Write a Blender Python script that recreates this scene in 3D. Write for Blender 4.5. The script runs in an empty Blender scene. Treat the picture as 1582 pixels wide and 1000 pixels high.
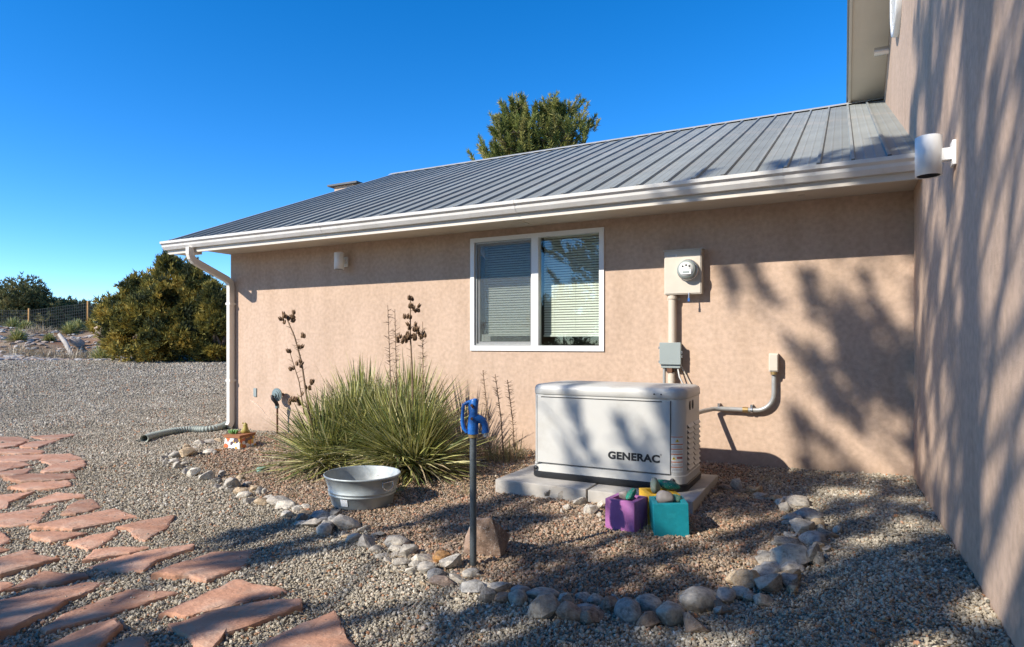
import bpy, bmesh, math, random
import numpy as np
from mathutils import Vector, Matrix, noise as mnoise
random.seed(7); RNG = np.random.default_rng(7)
scene = bpy.context.scene
C = scene.collection
R = math.radians

# ------------------------------------------------------------------ camera, sky, sun, exposure
CH = 1.07                                   # camera height above the ground at the house corner
YAW = R(27.45); cs, sn = math.cos(YAW), math.sin(YAW)
cam_d = bpy.data.cameras.new('camera'); cam = bpy.data.objects.new('camera', cam_d); C.objects.link(cam)
cam.location = (0, 0, CH); cam.rotation_euler = (R(90), 0, YAW)
cam_d.sensor_width = 36; cam_d.lens = 36*980/1582; cam_d.shift_y = 31/1582
cam_d.clip_start = .05; cam_d.clip_end = 3000
scene.camera = cam
SUN = Vector((.60, 1.0, -.76)).normalized()  # the way the light travels
EL = math.asin(-SUN.z); AZ = math.atan2(-SUN.x, -SUN.y)
world = bpy.data.worlds.new('World'); scene.world = world; world.use_nodes = True
wn = world.node_tree.nodes; wl = world.node_tree.links
sky = wn.new('ShaderNodeTexSky'); sky.sky_type = 'NISHITA'; sky.sun_disc = False
sky.sun_elevation = EL; sky.sun_rotation = AZ; sky.altitude = 2000; sky.air_density = .8; sky.dust_density = .0; sky.ozone_density = 2.0
hs = wn.new('ShaderNodeHueSaturation'); hs.inputs['Saturation'].default_value = 1.38; hs.inputs['Hue'].default_value = .503
wl.new(sky.outputs[0], hs.inputs['Color']); wl.new(hs.outputs[0], wn['Background'].inputs[0])
wn['Background'].inputs[1].default_value = .15
sd = bpy.data.lights.new('sun', 'SUN'); sd.energy = 3.7; sd.angle = R(.53); sd.color = (1, .93, .83)
so = bpy.data.objects.new('sun', sd); C.objects.link(so); so.rotation_euler = SUN.to_track_quat('-Z', 'Y').to_euler(); so.location = (-8, -14, 12)
vs = scene.view_settings
vs.view_transform = 'Standard'; vs.look = 'None'; vs.gamma = 1; vs.use_curve_mapping = False; vs.exposure = .95
scene.cycles.use_denoising = True
scene.cycles.max_bounces = 8; scene.cycles.transparent_max_bounces = 16

# ------------------------------------------------------------------ terrain and places
def sst(a, b, x):
    t = np.clip((x-a)/(b-a), 0, 1); return t*t*(3-2*t)
def tz(x, y):
    x = np.asarray(x, float); y = np.asarray(y, float)
    z = -.014*(.5-np.clip(x, -14, .5)) - .03*(6-np.clip(y, 2.2, 6))
    z = z + .15*sst(-.6, .5, x)*sst(6, 2.6, y)
    d = -sn*x + cs*y
    w = sst(-7, -11, x)
    z = z + w*(.70*sst(10, 21, d) + 1.1*sst(21, 29, d) - .6*sst(34, 70, d))
    z = z + w*sst(20.5, 23, d)*(.14*np.sin(x*.9+1.3*np.sin(y*.6)) + .1*np.sin(y*1.7+x*.5))
    return z
def ray(px, py):
    u = (px-791)/980; v = (531-py)/980
    return Vector((cs*u-sn, sn*u+cs, v))
def G(px, py):
    """ground point seen at a place of the photograph"""
    r = ray(px, py); z = 0.
    p = None
    for _ in range(30):
        t = (z-CH)/r.z if r.z < -1e-4 else 30
        p = Vector((r.x*t, r.y*t, 0)); z = float(tz(p.x, p.y))
    p.z = z; return p
def AT(px, d):
    """ground point in the direction px, d metres ahead"""
    r = ray(px, 531); x, y = r.x*d, r.y*d
    return Vector((x, y, float(tz(x, y))))
def depth(p): return -sn*p[0]+cs*p[1]

# ------------------------------------------------------------------ materials
def newmat(name):
    m = bpy.data.materials.new(name); m.use_nodes = True
    return m, m.node_tree.nodes, m.node_tree.links, m.node_tree.nodes['Principled BSDF']
def N(nodes, t, **kw):
    n = nodes.new('ShaderNode'+t)
    for k, v in kw.items(): setattr(n, k, v)
    return n
def ramp(nodes, stops, interp='LINEAR'):
    r = nodes.new('ShaderNodeValToRGB'); cr = r.color_ramp; cr.interpolation = interp
    while len(cr.elements) < len(stops): cr.elements.new(.5)
    for e, (p, c) in zip(cr.elements, stops): e.position = p; e.color = (*c, 1)
    return r
def mat(name, col, rough=.6, metal=0., var=.12, vscale=4., bump=0., bscale=60., bdist=.01, grime=None, gscale=2., spec=.5):
    """plain procedural material: colour with noise variation, optional bump and dirt patches"""
    m, n, l, b = newmat(name)
    tc = N(n, 'TexCoord'); nz = N(n, 'TexNoise'); nz.inputs['Scale'].default_value = vscale; nz.inputs['Detail'].default_value = 8
    l.new(tc.outputs['Object'], nz.inputs['Vector'])
    c = np.array(col)
    rp = ramp(n, [(.25, tuple(np.clip(c*(1-var), 0, 1))), (.75, tuple(np.clip(c*(1+var), 0, 1)))])
    l.new(nz.outputs['Fac'], rp.inputs[0]); out = rp.outputs[0]
    if grime:
        g = N(n, 'TexNoise'); g.inputs['Scale'].default_value = gscale; g.inputs['Detail'].default_value = 10; g.inputs['Roughness'].default_value = .7
        l.new(tc.outputs['Object'], g.inputs['Vector'])
        gr = ramp(n, [(.52, (0, 0, 0)), (.72, (1, 1, 1))]); l.new(g.outputs['Fac'], gr.inputs[0])
        mx = N(n, 'MixRGB'); mx.inputs[2].default_value = (*grime, 1); l.new(gr.outputs[0], mx.inputs[0]); l.new(out, mx.inputs[1]); out = mx.outputs[0]
    l.new(out, b.inputs['Base Color'])
    b.inputs['Roughness'].default_value = rough; b.inputs['Metallic'].default_value = metal
    b.inputs['Specular IOR Level'].default_value = spec
    if bump:
        bn = N(n, 'TexNoise'); bn.inputs['Scale'].default_value = bscale; bn.inputs['Detail'].default_value = 6
        l.new(tc.outputs['Object'], bn.inputs['Vector'])
        bp = N(n, 'Bump'); bp.inputs['Strength'].default_value = bump; bp.inputs['Distance'].default_value = bdist
        l.new(bn.outputs['Fac'], bp.inputs['Height']); l.new(bp.outputs[0], b.inputs['Normal'])
    return m
M = {}
def stucco(name, col, col2):
    m, n, l, b = newmat(name)
    tc = N(n, 'TexCoord')
    a = N(n, 'TexNoise'); a.inputs['Scale'].default_value = .55; a.inputs['Detail'].default_value = 5
    f = N(n, 'TexNoise'); f.inputs['Scale'].default_value = 24; f.inputs['Detail'].default_value = 8
    mp = N(n, 'Mapping'); mp.inputs['Scale'].default_value = (1, 1, .25)
    st = N(n, 'TexNoise'); st.inputs['Scale'].default_value = 5; st.inputs['Detail'].default_value = 6
    l.new(tc.outputs['Object'], mp.inputs[0]); l.new(mp.outputs[0], st.inputs['Vector'])
    for k in (a, f): l.new(tc.outputs['Object'], k.inputs['Vector'])
    r = ramp(n, [(.35, col), (.65, col2)]); l.new(a.outputs['Fac'], r.inputs[0])
    r2 = ramp(n, [(.3, (.80, .80, .79)), (.7, (1.0, 1.0, 1.0))]); l.new(f.outputs['Fac'], r2.inputs[0])
    r3 = ramp(n, [(.3, (.89, .88, .86)), (.6, (1.0, 1.0, 1.0))]); l.new(st.outputs['Fac'], r3.inputs[0])
    mx = N(n, 'MixRGB', blend_type='MULTIPLY'); mx.inputs[0].default_value = 1; l.new(r.outputs[0], mx.inputs[1]); l.new(r2.outputs[0], mx.inputs[2])
    my = N(n, 'MixRGB', blend_type='MULTIPLY'); my.inputs[0].default_value = 1; l.new(mx.outputs[0], my.inputs[1]); l.new(r3.outputs[0], my.inputs[2])
    sx = N(n, 'SeparateXYZ'); l.new(tc.outputs['Object'], sx.inputs[0])
    e1 = N(n, 'TexNoise'); e1.inputs['Scale'].default_value = 9; e1.inputs['Detail'].default_value = 8; e1.inputs['Roughness'].default_value = .7; l.new(tc.outputs['Object'], e1.inputs['Vector'])
    e2 = N(n, 'Math', operation='MULTIPLY_ADD'); e2.inputs[1].default_value = -.55; l.new(e1.outputs['Fac'], e2.inputs[0]); l.new(sx.outputs['Z'], e2.inputs[2])
    e3 = N(n, 'MapRange'); e3.inputs['From Min'].default_value = -.38; e3.inputs['From Max'].default_value = -.12; e3.inputs['To Min'].default_value = .55; e3.inputs['To Max'].default_value = 0; l.new(e2.outputs[0], e3.inputs[0])
    dz_ = N(n, 'MixRGB'); dz_.inputs[2].default_value = (.34, .24, .17, 1); l.new(e3.outputs[0], dz_.inputs[0]); l.new(my.outputs[0], dz_.inputs[1])
    l.new(dz_.outputs[0], b.inputs['Base Color']); b.inputs['Roughness'].default_value = .95; b.inputs['Specular IOR Level'].default_value = .15
    bn = N(n, 'TexNoise'); bn.inputs['Scale'].default_value = 130; bn.inputs['Detail'].default_value = 3
    bm_ = N(n, 'TexNoise'); bm_.inputs['Scale'].default_value = 6; bm_.inputs['Detail'].default_value = 2
    for k in (bn, bm_): l.new(tc.outputs['Object'], k.inputs['Vector'])
    ad = N(n, 'Math', operation='MULTIPLY_ADD'); ad.inputs[1].default_value = 3.0; l.new(bm_.outputs['Fac'], ad.inputs[0]); l.new(bn.outputs['Fac'], ad.inputs[2])
    bp = N(n, 'Bump'); bp.inputs['Strength'].default_value = .55; bp.inputs['Distance'].default_value = .004
    l.new(ad.outputs[0], bp.inputs['Height']); l.new(bp.outputs[0], b.inputs['Normal'])
    return m
M['stucco'] = stucco('stucco', (.55, .405, .305), (.60, .44, .33))
M['trim'] = mat('trim_paint', (.58, .53, .45), .5, var=.05)
M['soffit'] = mat('soffit_paint', (.60, .54, .45), .6, var=.05)
M['gutter'] = mat('gutter_white', (.70, .68, .64), .42, var=.06, vscale=7, grime=(.58, .55, .49), gscale=3)
M['white'] = mat('vinyl_white', (.8, .8, .78), .4, var=.03)
M['downspout'] = mat('downspout_cream', (.70, .66, .58), .4, var=.04)
M['roof'] = mat('roof_metal', (.25, .265, .25), .55, metal=0, var=.12, vscale=3, grime=(.32, .31, .28), gscale=1.7, spec=.3)
M['ridge'] = mat('ridge_metal', (.36, .36, .34), .5, var=.1)
M['roof_dark'] = mat('roof_trim_dark', (.07, .075, .075), .5, var=.1)
M['concrete'] = mat('concrete', (.43, .40, .35), .9, var=.12, vscale=14, bump=.3, bscale=90, bdist=.003, grime=(.30, .27, .23), gscale=3)
M['gen'] = mat('generator_paint', (.53, .52, .48), .42, var=.04, grime=(.45, .43, .38), gscale=2.5, bump=.03, bscale=200)
M['black'] = mat('black_plastic', (.012, .013, .015), .5, var=.2)
M['seam'] = mat('dark_seam', (.03, .03, .03), .8)
M['orange'] = mat('orange_label', (.55, .13, .01), .5); M['yellow_l'] = mat('yellow_label', (.7, .5, .02), .5)
M['label'] = mat('label_white', (.62, .62, .59), .5, var=.04)
M['labeltext'] = mat('label_grey_print', (.25, .22, .22), .6); M['redtext'] = mat('label_red_print', (.4, .12, .1), .6)
M['meter'] = mat('meter_beige', (.56, .50, .41), .45, var=.05, vscale=9)
M['pvc'] = mat('conduit_beige', (.58, .50, .40), .5, var=.06)
M['jbox'] = mat('junction_grey', (.26, .30, .29), .5, var=.06)
M['emt'] = mat('conduit_grey', (.36, .36, .34), .4, metal=.3, var=.12, vscale=20)
M['brass'] = mat('brass', (.35, .24, .10), .4, metal=.6)
M['chrome'] = mat('galvanised_bright', (.6, .6, .6), .25, metal=.9)
M['galv'] = mat('galvanised_tub', (.33, .36, .355), .55, metal=.4, var=.22, vscale=12, bump=.08, bscale=14, bdist=.01, grime=(.55, .57, .56), gscale=5)
M['pipe'] = mat('hydrant_pipe', (.10, .115, .12), .5, metal=.4, var=.35, vscale=18, bump=.15, bscale=90)
M['blue'] = mat('hydrant_blue', (.012, .12, .42), .42, var=.35, vscale=22, bump=.35, bscale=70, bdist=.006, grime=(.02, .05, .13), gscale=11)
M['purple'] = mat('purple_paint', (.33, .11, .29), .65, var=.12, vscale=16, bump=.3, bscale=60, bdist=.004, grime=(.42, .18, .38), gscale=9)
M['teal'] = mat('teal_paint', (.0, .19, .23), .6, var=.16, vscale=16, bump=.3, bscale=60, bdist=.004, grime=(.01, .27, .31), gscale=9)
M['yellow'] = mat('yellow_paint', (.62, .36, .02), .65, var=.14, vscale=16, bump=.3, bscale=60, bdist=.004, grime=(.45, .25, .03), gscale=9)
M['soil'] = mat('soil', (.06, .045, .035), .95, bump=.6, bscale=80)
M['hose'] = mat('drain_hose', (.30, .33, .28), .6, var=.1, grime=(.42, .42, .36), gscale=6)
M['reg'] = mat('regulator_green', (.19, .25, .25), .45, metal=.2, var=.1, vscale=30)
M['rust'] = mat('rusty_iron', (.13, .06, .03), .8, var=.3, vscale=40)
M['post'] = mat('post_wood', (.42, .22, .07), .8, var=.2, vscale=12)
M['wire'] = mat('fence_wire', (.045, .05, .048), .6)
M['logwood'] = mat('weathered_wood', (.36, .32, .27), .9, var=.25, vscale=8, bump=.5, bscale=30)
M['blind'] = mat('blind_slat', (.74, .76, .68), .5, var=.03)
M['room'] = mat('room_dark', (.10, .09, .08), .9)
M['bark'] = mat('bark', (.12, .085, .06), .95, var=.3, vscale=14, bump=.8, bscale=24, bdist=.03)
M['stalk'] = mat('dry_stalk', (.21, .14, .085), .9, var=.3, vscale=30)
M['pod'] = mat('seed_pod', (.17, .10, .05), .85, var=.4, vscale=50)
M['cactus'] = mat('succulent_green', (.14, .30, .08), .6, var=.3, vscale=40)
M['figure'] = mat('figurine_ochre', (.34, .27, .06), .5, var=.3, vscale=40)
M['terracotta'] = mat('terracotta', (.30, .12, .05), .8, var=.15)
M['bulb'] = mat('lamp_inside', (.06, .06, .06), .6)
M['patch'] = mat('stucco_patch', (.66, .54, .44), .95, var=.06, bump=.3, bscale=120, bdist=.003)

def colattr(name, rough=.7, trans=0., spec=.3):
    """foliage: colour stored per vertex on the leaves, a little light let through"""
    m, n, l, b = newmat(name)
    a = N(n, 'Attribute'); a.attribute_name = 'col'; l.new(a.outputs['Color'], b.inputs['Base Color'])
    b.inputs['Roughness'].default_value = rough; b.inputs['Specular IOR Level'].default_value = spec
    if trans:
        t = N(n, 'BsdfTranslucent'); l.new(a.outputs['Color'], t.inputs['Color'])
        mx = N(n, 'MixShader'); mx.inputs[0].default_value = trans
        l.new(b.outputs[0], mx.inputs[1]); l.new(t.outputs[0], mx.inputs[2]); l.new(mx.outputs[0], n['Material Output'].inputs[0])
    return m
M['leaf'] = colattr('foliage', .75, .2)
M['blade'] = colattr('yucca_blade', .42, .12, .5)

def glass():
    m, n, l, b = newmat('window_glass'); n.remove(b)
    lw = N(n, 'LayerWeight'); lw.inputs['Blend'].default_value = .5
    pw = N(n, 'Math', operation='POWER'); pw.inputs[1].default_value = 5; l.new(lw.outputs['Facing'], pw.inputs[0])
    f = N(n, 'Math', operation='MULTIPLY_ADD'); f.inputs[1].default_value = .9; f.inputs[2].default_value = .045; l.new(pw.outputs[0], f.inputs[0])
    t = N(n, 'BsdfTransparent'); t.inputs[0].default_value = (.90, .92, .90, 1)
    g = N(n, 'BsdfGlossy'); g.inputs['Roughness'].default_value = .0; g.inputs[0].default_value = (.95, 1, 1, 1)
    mx = N(n, 'MixShader'); l.new(f.outputs[0], mx.inputs[0]); l.new(t.outputs[0], mx.inputs[1]); l.new(g.outputs[0], mx.inputs[2])
    l.new(mx.outputs[0], n['Material Output'].inputs[0]); return m
M['glass'] = glass()
def screen():
    m, n, l, b = newmat('insect_screen'); b.inputs['Base Color'].default_value = (.05, .055, .055, 1)
    t = N(n, 'BsdfTransparent'); mx = N(n, 'MixShader'); mx.inputs[0].default_value = .27
    l.new(t.outputs[0], mx.inputs[1]); l.new(b.outputs[0], mx.inputs[2]); l.new(mx.outputs[0], n['Material Output'].inputs[0]); return m
M['screen'] = screen()

def rockmat():
    m, n, l, b = newmat('border_rock')
    tc = N(n, 'TexCoord'); oi = N(n, 'ObjectInfo')
    ad = N(n, 'VectorMath', operation='ADD'); l.new(tc.outputs['Object'], ad.inputs[0]); l.new(oi.outputs['Random'], ad.inputs[1])
    a = N(n, 'TexNoise'); a.inputs['Scale'].default_value = 2.2; a.inputs['Detail'].default_value = 9; a.inputs['Roughness'].default_value = .65
    f = N(n, 'TexNoise'); f.inputs['Scale'].default_value = 9; f.inputs['Detail'].default_value = 8; f.inputs['Distortion'].default_value = 1.5
    l.new(ad.outputs[0], a.inputs['Vector']); l.new(ad.outputs[0], f.inputs['Vector'])
    r = ramp(n, [(.3, (.42, .40, .38)), (.5, (.95, .95, .95)), (.72, (1.45, 1.4, 1.3))]); l.new(a.outputs['Fac'], r.inputs[0])
    mx = N(n, 'MixRGB', blend_type='MULTIPLY'); mx.inputs[0].default_value = 1; l.new(oi.outputs['Color'], mx.inputs[1]); l.new(r.outputs[0], mx.inputs[2])
    r2 = ramp(n, [(.58, (0, 0, 0)), (.66, (1, 1, 1))]); l.new(f.outputs['Fac'], r2.inputs[0])
    vein = N(n, 'MixRGB'); vein.inputs[2].default_value = (.52, .49, .44, 1)
    ml = N(n, 'Math', operation='MULTIPLY'); ml.inputs[1].default_value = .55; l.new(r2.outputs[0], ml.inputs[0]); l.new(ml.outputs[0], vein.inputs[0])
    l.new(mx.outputs[0], vein.inputs[1]); l.new(vein.outputs[0], b.inputs['Base Color']); b.inputs['Roughness'].default_value = .88
    b.inputs['Specular IOR Level'].default_value = .25
    ab = N(n, 'Math', operation='MULTIPLY_ADD'); ab.inputs[1].default_value = .35; l.new(f.outputs['Fac'], ab.inputs[0]); l.new(a.outputs['Fac'], ab.inputs[2])
    bp = N(n, 'Bump'); bp.inputs['Strength'].default_value = .8; bp.inputs['Distance'].default_value = .018
    l.new(ab.outputs[0], bp.inputs['Height']); l.new(bp.outputs[0], b.inputs['Normal'])
    return m
M['rock'] = rockmat()
def paintedrock():
    m, n, l, b = newmat('painted_rock'); tc = N(n, 'TexCoord')
    a = N(n, 'TexNoise'); a.inputs['Scale'].default_value = 1.6; a.inputs['Detail'].default_value = 3; l.new(tc.outputs['Object'], a.inputs['Vector'])
    oi = N(n, 'ObjectInfo')
    v = N(n, 'TexVoronoi'); v.inputs['Scale'].default_value = 5; l.new(tc.outputs['Object'], v.inputs['Vector'])
    r = ramp(n, [(.34, (.20, .17, .15)), (.38, (.01, .16, .10)), (.75, (.0, .24, .16))]); l.new(a.outputs['Fac'], r.inputs[0])
    s = ramp(n, [(.14, (1, 1, 1)), (.18, (0, 0, 0))]); l.new(v.outputs['Distance'], s.inputs[0])
    mx = N(n, 'MixRGB'); mx.inputs[2].default_value = (.5, .6, .5, 1); l.new(s.outputs[0], mx.inputs[0]); l.new(r.outputs[0], mx.inputs[1])
    mx2 = N(n, 'MixRGB'); l.new(oi.outputs['Alpha'], mx2.inputs[0]); mx2.inputs[1].default_value = (.24, .21, .19, 1); l.new(mx.outputs[0], mx2.inputs[2])
    l.new(mx2.outputs[0], b.inputs['Base Color']); b.inputs['Roughness'].default_value = .6; return m
M['paintrock'] = paintedrock()
def tilemat():
    m, n, l, b = newmat('painted_tile'); tc = N(n, 'TexCoord')
    v = N(n, 'TexVoronoi'); v.inputs['Scale'].default_value = 26; l.new(tc.outputs['Object'], v.inputs['Vector'])
    sp = N(n, 'SeparateColor'); l.new(v.outputs['Color'], sp.inputs[0])
    r = ramp(n, [(0, (.72, .70, .66)), (.36, (.62, .30, .03)), (.52, (.70, .69, .66)), (.66, (.10, .05, .05)), (.78, (.55, .12, .03)), (.88, (.68, .42, .08))], 'CONSTANT')
    l.new(sp.outputs[0], r.inputs[0]); l.new(r.outputs[0], b.inputs['Base Color']); b.inputs['Roughness'].default_value = .25; return m
M['tile'] = tilemat()
def flagmat():
    m, n, l, b = newmat('red_flagstone'); tc = N(n, 'TexCoord'); oi = N(n, 'ObjectInfo')
    a = N(n, 'TexNoise'); a.inputs['Scale'].default_value = 3.5; a.inputs['Detail'].default_value = 9
    l.new(tc.outputs['Object'], a.inputs['Vector'])
    r = ramp(n, [(.3, (.43, .215, .13)), (.55, (.53, .285, .18)), (.75, (.60, .37, .25))]); l.new(a.outputs['Fac'], r.inputs[0])
    hsv = N(n, 'HueSaturation'); l.new(r.outputs[0], hsv.inputs['Color'])
    mr = N(n, 'MapRange'); mr.inputs['To Min'].default_value = .72; mr.inputs['To Max'].default_value = 1.15; l.new(oi.outputs['Random'], mr.inputs[0]); l.new(mr.outputs[0], hsv.inputs['Value'])
    ds_ = N(n, 'TexNoise'); ds_.inputs['Scale'].default_value = 7; ds_.inputs['Detail'].default_value = 10; ds_.inputs['Roughness'].default_value = .7; l.new(tc.outputs['Object'], ds_.inputs['Vector'])
    dr_ = ramp(n, [(.50, (0, 0, 0)), (.75, (.7, .7, .7))]); l.new(ds_.outputs['Fac'], dr_.inputs[0])
    dm = N(n, 'MixRGB'); dm.inputs[2].default_value = (.46, .36, .27, 1); l.new(dr_.outputs[0], dm.inputs[0]); l.new(hsv.outputs[0], dm.inputs[1])
    l.new(dm.outputs[0], b.inputs['Base Color']); b.inputs['Roughness'].default_value = .85; b.inputs['Specular IOR Level'].default_value = .25
    w = N(n, 'TexNoise'); w.inputs['Scale'].default_value = 2.4; w.inputs['Detail'].default_value = 5; w.inputs['Distortion'].default_value = 1.2
    mp = N(n, 'Mapping'); mp.inputs['Rotation'].default_value = (0, 0, .5); mp.inputs['Scale'].default_value = (1, 3.2, 1)
    l.new(tc.outputs['Object'], mp.inputs[0]); l.new(mp.outputs[0], w.inputs['Vector'])
    fine = N(n, 'TexNoise'); fine.inputs['Scale'].default_value = 16; fine.inputs['Detail'].default_value = 9; l.new(tc.outputs['Object'], fine.inputs['Vector'])
    st = N(n, 'Math', operation='SNAP'); st.inputs[1].default_value = .07; l.new(w.outputs['Fac'], st.inputs[0])
    ad = N(n, 'Math', operation='MULTIPLY_ADD'); ad.inputs[1].default_value = .22; l.new(fine.outputs['Fac'], ad.inputs[0]); l.new(st.outputs[0], ad.inputs[2])
    bp = N(n, 'Bump'); bp.inputs['Strength'].default_value = 1.0; bp.inputs['Distance'].default_value = .06
    l.new(ad.outputs[0], bp.inputs['Height']); l.new(bp.outputs[0], b.inputs['Normal']); return m
M['flag'] = flagmat()
PEB_Y = [(0, (.13, .12, .095)), (.14, (.24, .21, .165)), (.40, (.36, .315, .235)), (.62, (.44, .38, .285)), (.8, (.52, .46, .355)), (.9, (.29, .255, .20)), (.955, (.44, .20, .09)), (.985, (.66, .61, .51))]
PEB_B = [(0, (.08, .06, .045)), (.16, (.19, .145, .10)), (.38, (.30, .22, .145)), (.58, (.40, .28, .19)), (.70, (.44, .34, .24)), (.84, (.38, .17, .09)), (.92, (.52, .45, .35)), (.98, (.18, .15, .12))]
def pebmat(name, stops):
    m, n, l, b = newmat(name)
    a = N(n, 'Attribute'); a.attribute_name = 'pcol'; a.attribute_type = 'INSTANCER'
    r = ramp(n, stops); l.new(a.outputs['Fac'], r.inputs[0]); l.new(r.outputs[0], b.inputs['Base Color'])
    b.inputs['Roughness'].default_value = .85; b.inputs['Specular IOR Level'].default_value = .3; return m
M['peb_y'] = pebmat('grey_gravel', PEB_Y); M['peb_b'] = pebmat('red_gravel', PEB_B)
def groundmat():
    m, n, l, b = newmat('ground'); g = N(n, 'NewGeometry')
    def vor(scale, stops):
        v = N(n, 'TexVoronoi'); v.inputs['Scale'].default_value = scale; l.new(g.outputs['Position'], v.inputs['Vector'])
        s = N(n, 'SeparateColor'); l.new(v.outputs['Color'], s.inputs[0]); r = ramp(n, stops); l.new(s.outputs[0], r.inputs[0]); return v, r
    v1, c1 = vor(58, PEB_Y)
    big = N(n, 'TexNoise'); big.inputs['Scale'].default_value = .5; big.inputs['Detail'].default_value = 6; l.new(g.outputs['Position'], big.inputs['Vector'])
    dirt = ramp(n, [(.35, (.22, .10, .055)), (.5, (.28, .19, .12)), (.62, (.34, .27, .19))]); l.new(big.outputs['Fac'], dirt.inputs[0])
    dp = N(n, 'VectorMath', operation='DOT_PRODUCT'); dp.inputs[1].default_value = (-sn, cs, 0); l.new(g.outputs['Position'], dp.inputs[0])
    ad = N(n, 'Math', operation='MULTIPLY_ADD'); ad.inputs[1].default_value = 1.6; l.new(big.outputs['Fac'], ad.inputs[0]); l.new(dp.outputs['Value'], ad.inputs[2])
    mr = N(n, 'MapRange'); mr.inputs['From Min'].default_value = 21.0; mr.inputs['From Max'].default_value = 21.5; l.new(ad.outputs[0], mr.inputs[0])
    mx = N(n, 'MixRGB'); l.new(mr.outputs[0], mx.inputs[0]); l.new(c1.outputs[0], mx.inputs[1]); l.new(dirt.outputs[0], mx.inputs[2])
    l.new(mx.outputs[0], b.inputs['Base Color']); b.inputs['Roughness'].default_value = .95; b.inputs['Specular IOR Level'].default_value = .2
    bp = N(n, 'Bump'); bp.inputs['Strength'].default_value = 1; bp.inputs['Distance'].default_value = .02; bp.invert = True
    l.new(v1.outputs['Distance'], bp.inputs['Height']); l.new(bp.outputs[0], b.inputs['Normal']); return m
M['ground'] = groundmat()

# ------------------------------------------------------------------ object helpers
WT = {}
def link(o, parent=None, loc=None):
    C.objects.link(o)
    if loc is not None: o.location = loc
    WT[o.name] = Vector(o.location)
    if parent is not None:
        o.parent = parent; o.matrix_parent_inverse = Matrix.Translation(-WT[parent.name])
    return o
def tag(o, label, cat, group=None):
    o['label'] = label; o['category'] = cat
    if group: o['group'] = group
    return o
def thing(name, loc, label, cat, group=None):
    o = bpy.data.objects.new(name, None); o.empty_display_size = .1
    return tag(link(o, None, loc), label, cat, group)
class MB:
    def __init__(s): s.v = []; s.f = []; s.sm = []
    def add(s, vs_, fs_, smooth=False):
        k = len(s.v); s.v += [tuple(p) for p in vs_]; s.f += [tuple(i+k for i in f) for f in fs_]; s.sm += [smooth]*len(fs_); return s
    def box(s, x0, x1, y0, y1, z0, z1, mtx=None):
        p = [(x, y, z) for z in (z0, z1) for y in (y0, y1) for x in (x0, x1)]
        if mtx is not None: p = [mtx @ Vector(q) for q in p]
        return s.add(p, [(0, 2, 3, 1), (4, 5, 7, 6), (0, 1, 5, 4), (2, 6, 7, 3), (0, 4, 6, 2), (1, 3, 7, 5)])
    def tube(s, pts, rad, n=10, cap=True, smooth=True, flat=1.0):
        pts = [Vector(p) for p in pts]; rr = rad if hasattr(rad, '__len__') else [rad]*len(pts)
        vs_ = []; up = None
        for i, p in enumerate(pts):
            t = (pts[min(i+1, len(pts)-1)]-pts[max(i-1, 0)]).normalized()
            if up is None: up = Vector((0, 0, 1)) if abs(t.z) < .9 else Vector((1, 0, 0))
            a = t.cross(up).normalized(); b = a.cross(t).normalized(); up = b
            for k in range(n):
                w = 2*math.pi*k/n; vs_.append(p + (a*math.cos(w)+b*math.sin(w)*flat)*rr[i])
        fs_ = [(i*n+k, i*n+(k+1) % n, (i+1)*n+(k+1) % n, (i+1)*n+k) for i in range(len(pts)-1) for k in range(n)]
        s.add(vs_, fs_, smooth)
        if cap: s.add(vs_[:n], [tuple(range(n))[::-1]]); s.add(vs_[-n:], [tuple(range(n))])
        return s
    def lathe(s, c, prof, n=24, axis='z', sx=1, sy=1, smooth=True):
        vs_ = []
        for r, h in prof:
            for k in range(n):
                w = 2*math.pi*k/n; a, b = r*math.cos(w)*sx, r*math.sin(w)*sy
                vs_.append({'z': (c[0]+a, c[1]+b, c[2]+h), 'y': (c[0]+a, c[1]+h, c[2]+b), 'x': (c[0]+h, c[1]+a, c[2]+b)}[axis])
        fs_ = [(i*n+k, i*n+(k+1) % n, (i+1)*n+(k+1) % n, (i+1)*n+k) for i in range(len(prof)-1) for k in range(n)]
        return s.add(vs_, fs_, smooth)
    def prism(s, poly, ax, a, b):
        """extrude a closed 2D outline along an axis from a to b"""
        def p3(q, t): return {'x': (t, q[0], q[1]), 'y': (q[0], t, q[1]), 'z': (q[0], q[1], t)}[ax]
        n = len(poly); vs_ = [p3(q, a) for q in poly]+[p3(q, b) for q in poly]
        return s.add(vs_, [(i, (i+1) % n, n+(i+1) % n, n+i) for i in range(n)]+[tuple(range(n))[::-1], tuple(range(n, 2*n))])
    def mesh(s, name, m, fix=True, bevel=0, seg=2):
        me = bpy.data.meshes.new(name); me.from_pydata(s.v, [], s.f)
        me.polygons.foreach_set('use_smooth', s.sm)
        if fix or bevel:
            bm = bmesh.new(); bm.from_mesh(me)
            if fix: bmesh.ops.recalc_face_normals(bm, faces=bm.faces)
            if bevel:
                bmesh.ops.remove_doubles(bm, verts=bm.verts, dist=1e-5)
                es = [e for e in bm.edges if len(e.link_faces) == 2 and e.calc_face_angle(0) > .5]
                bmesh.ops.bevel(bm, geom=es, offset=bevel, segments=seg, profile=.7, affect='EDGES')
            bm.to_mesh(me); bm.free()
        me.materials.append(m if not isinstance(m, str) else M[m]); return me
    def build(s, name, m, parent=None, **kw):
        return link(bpy.data.objects.new(name, s.mesh(name, m, **kw)), parent)
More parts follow.
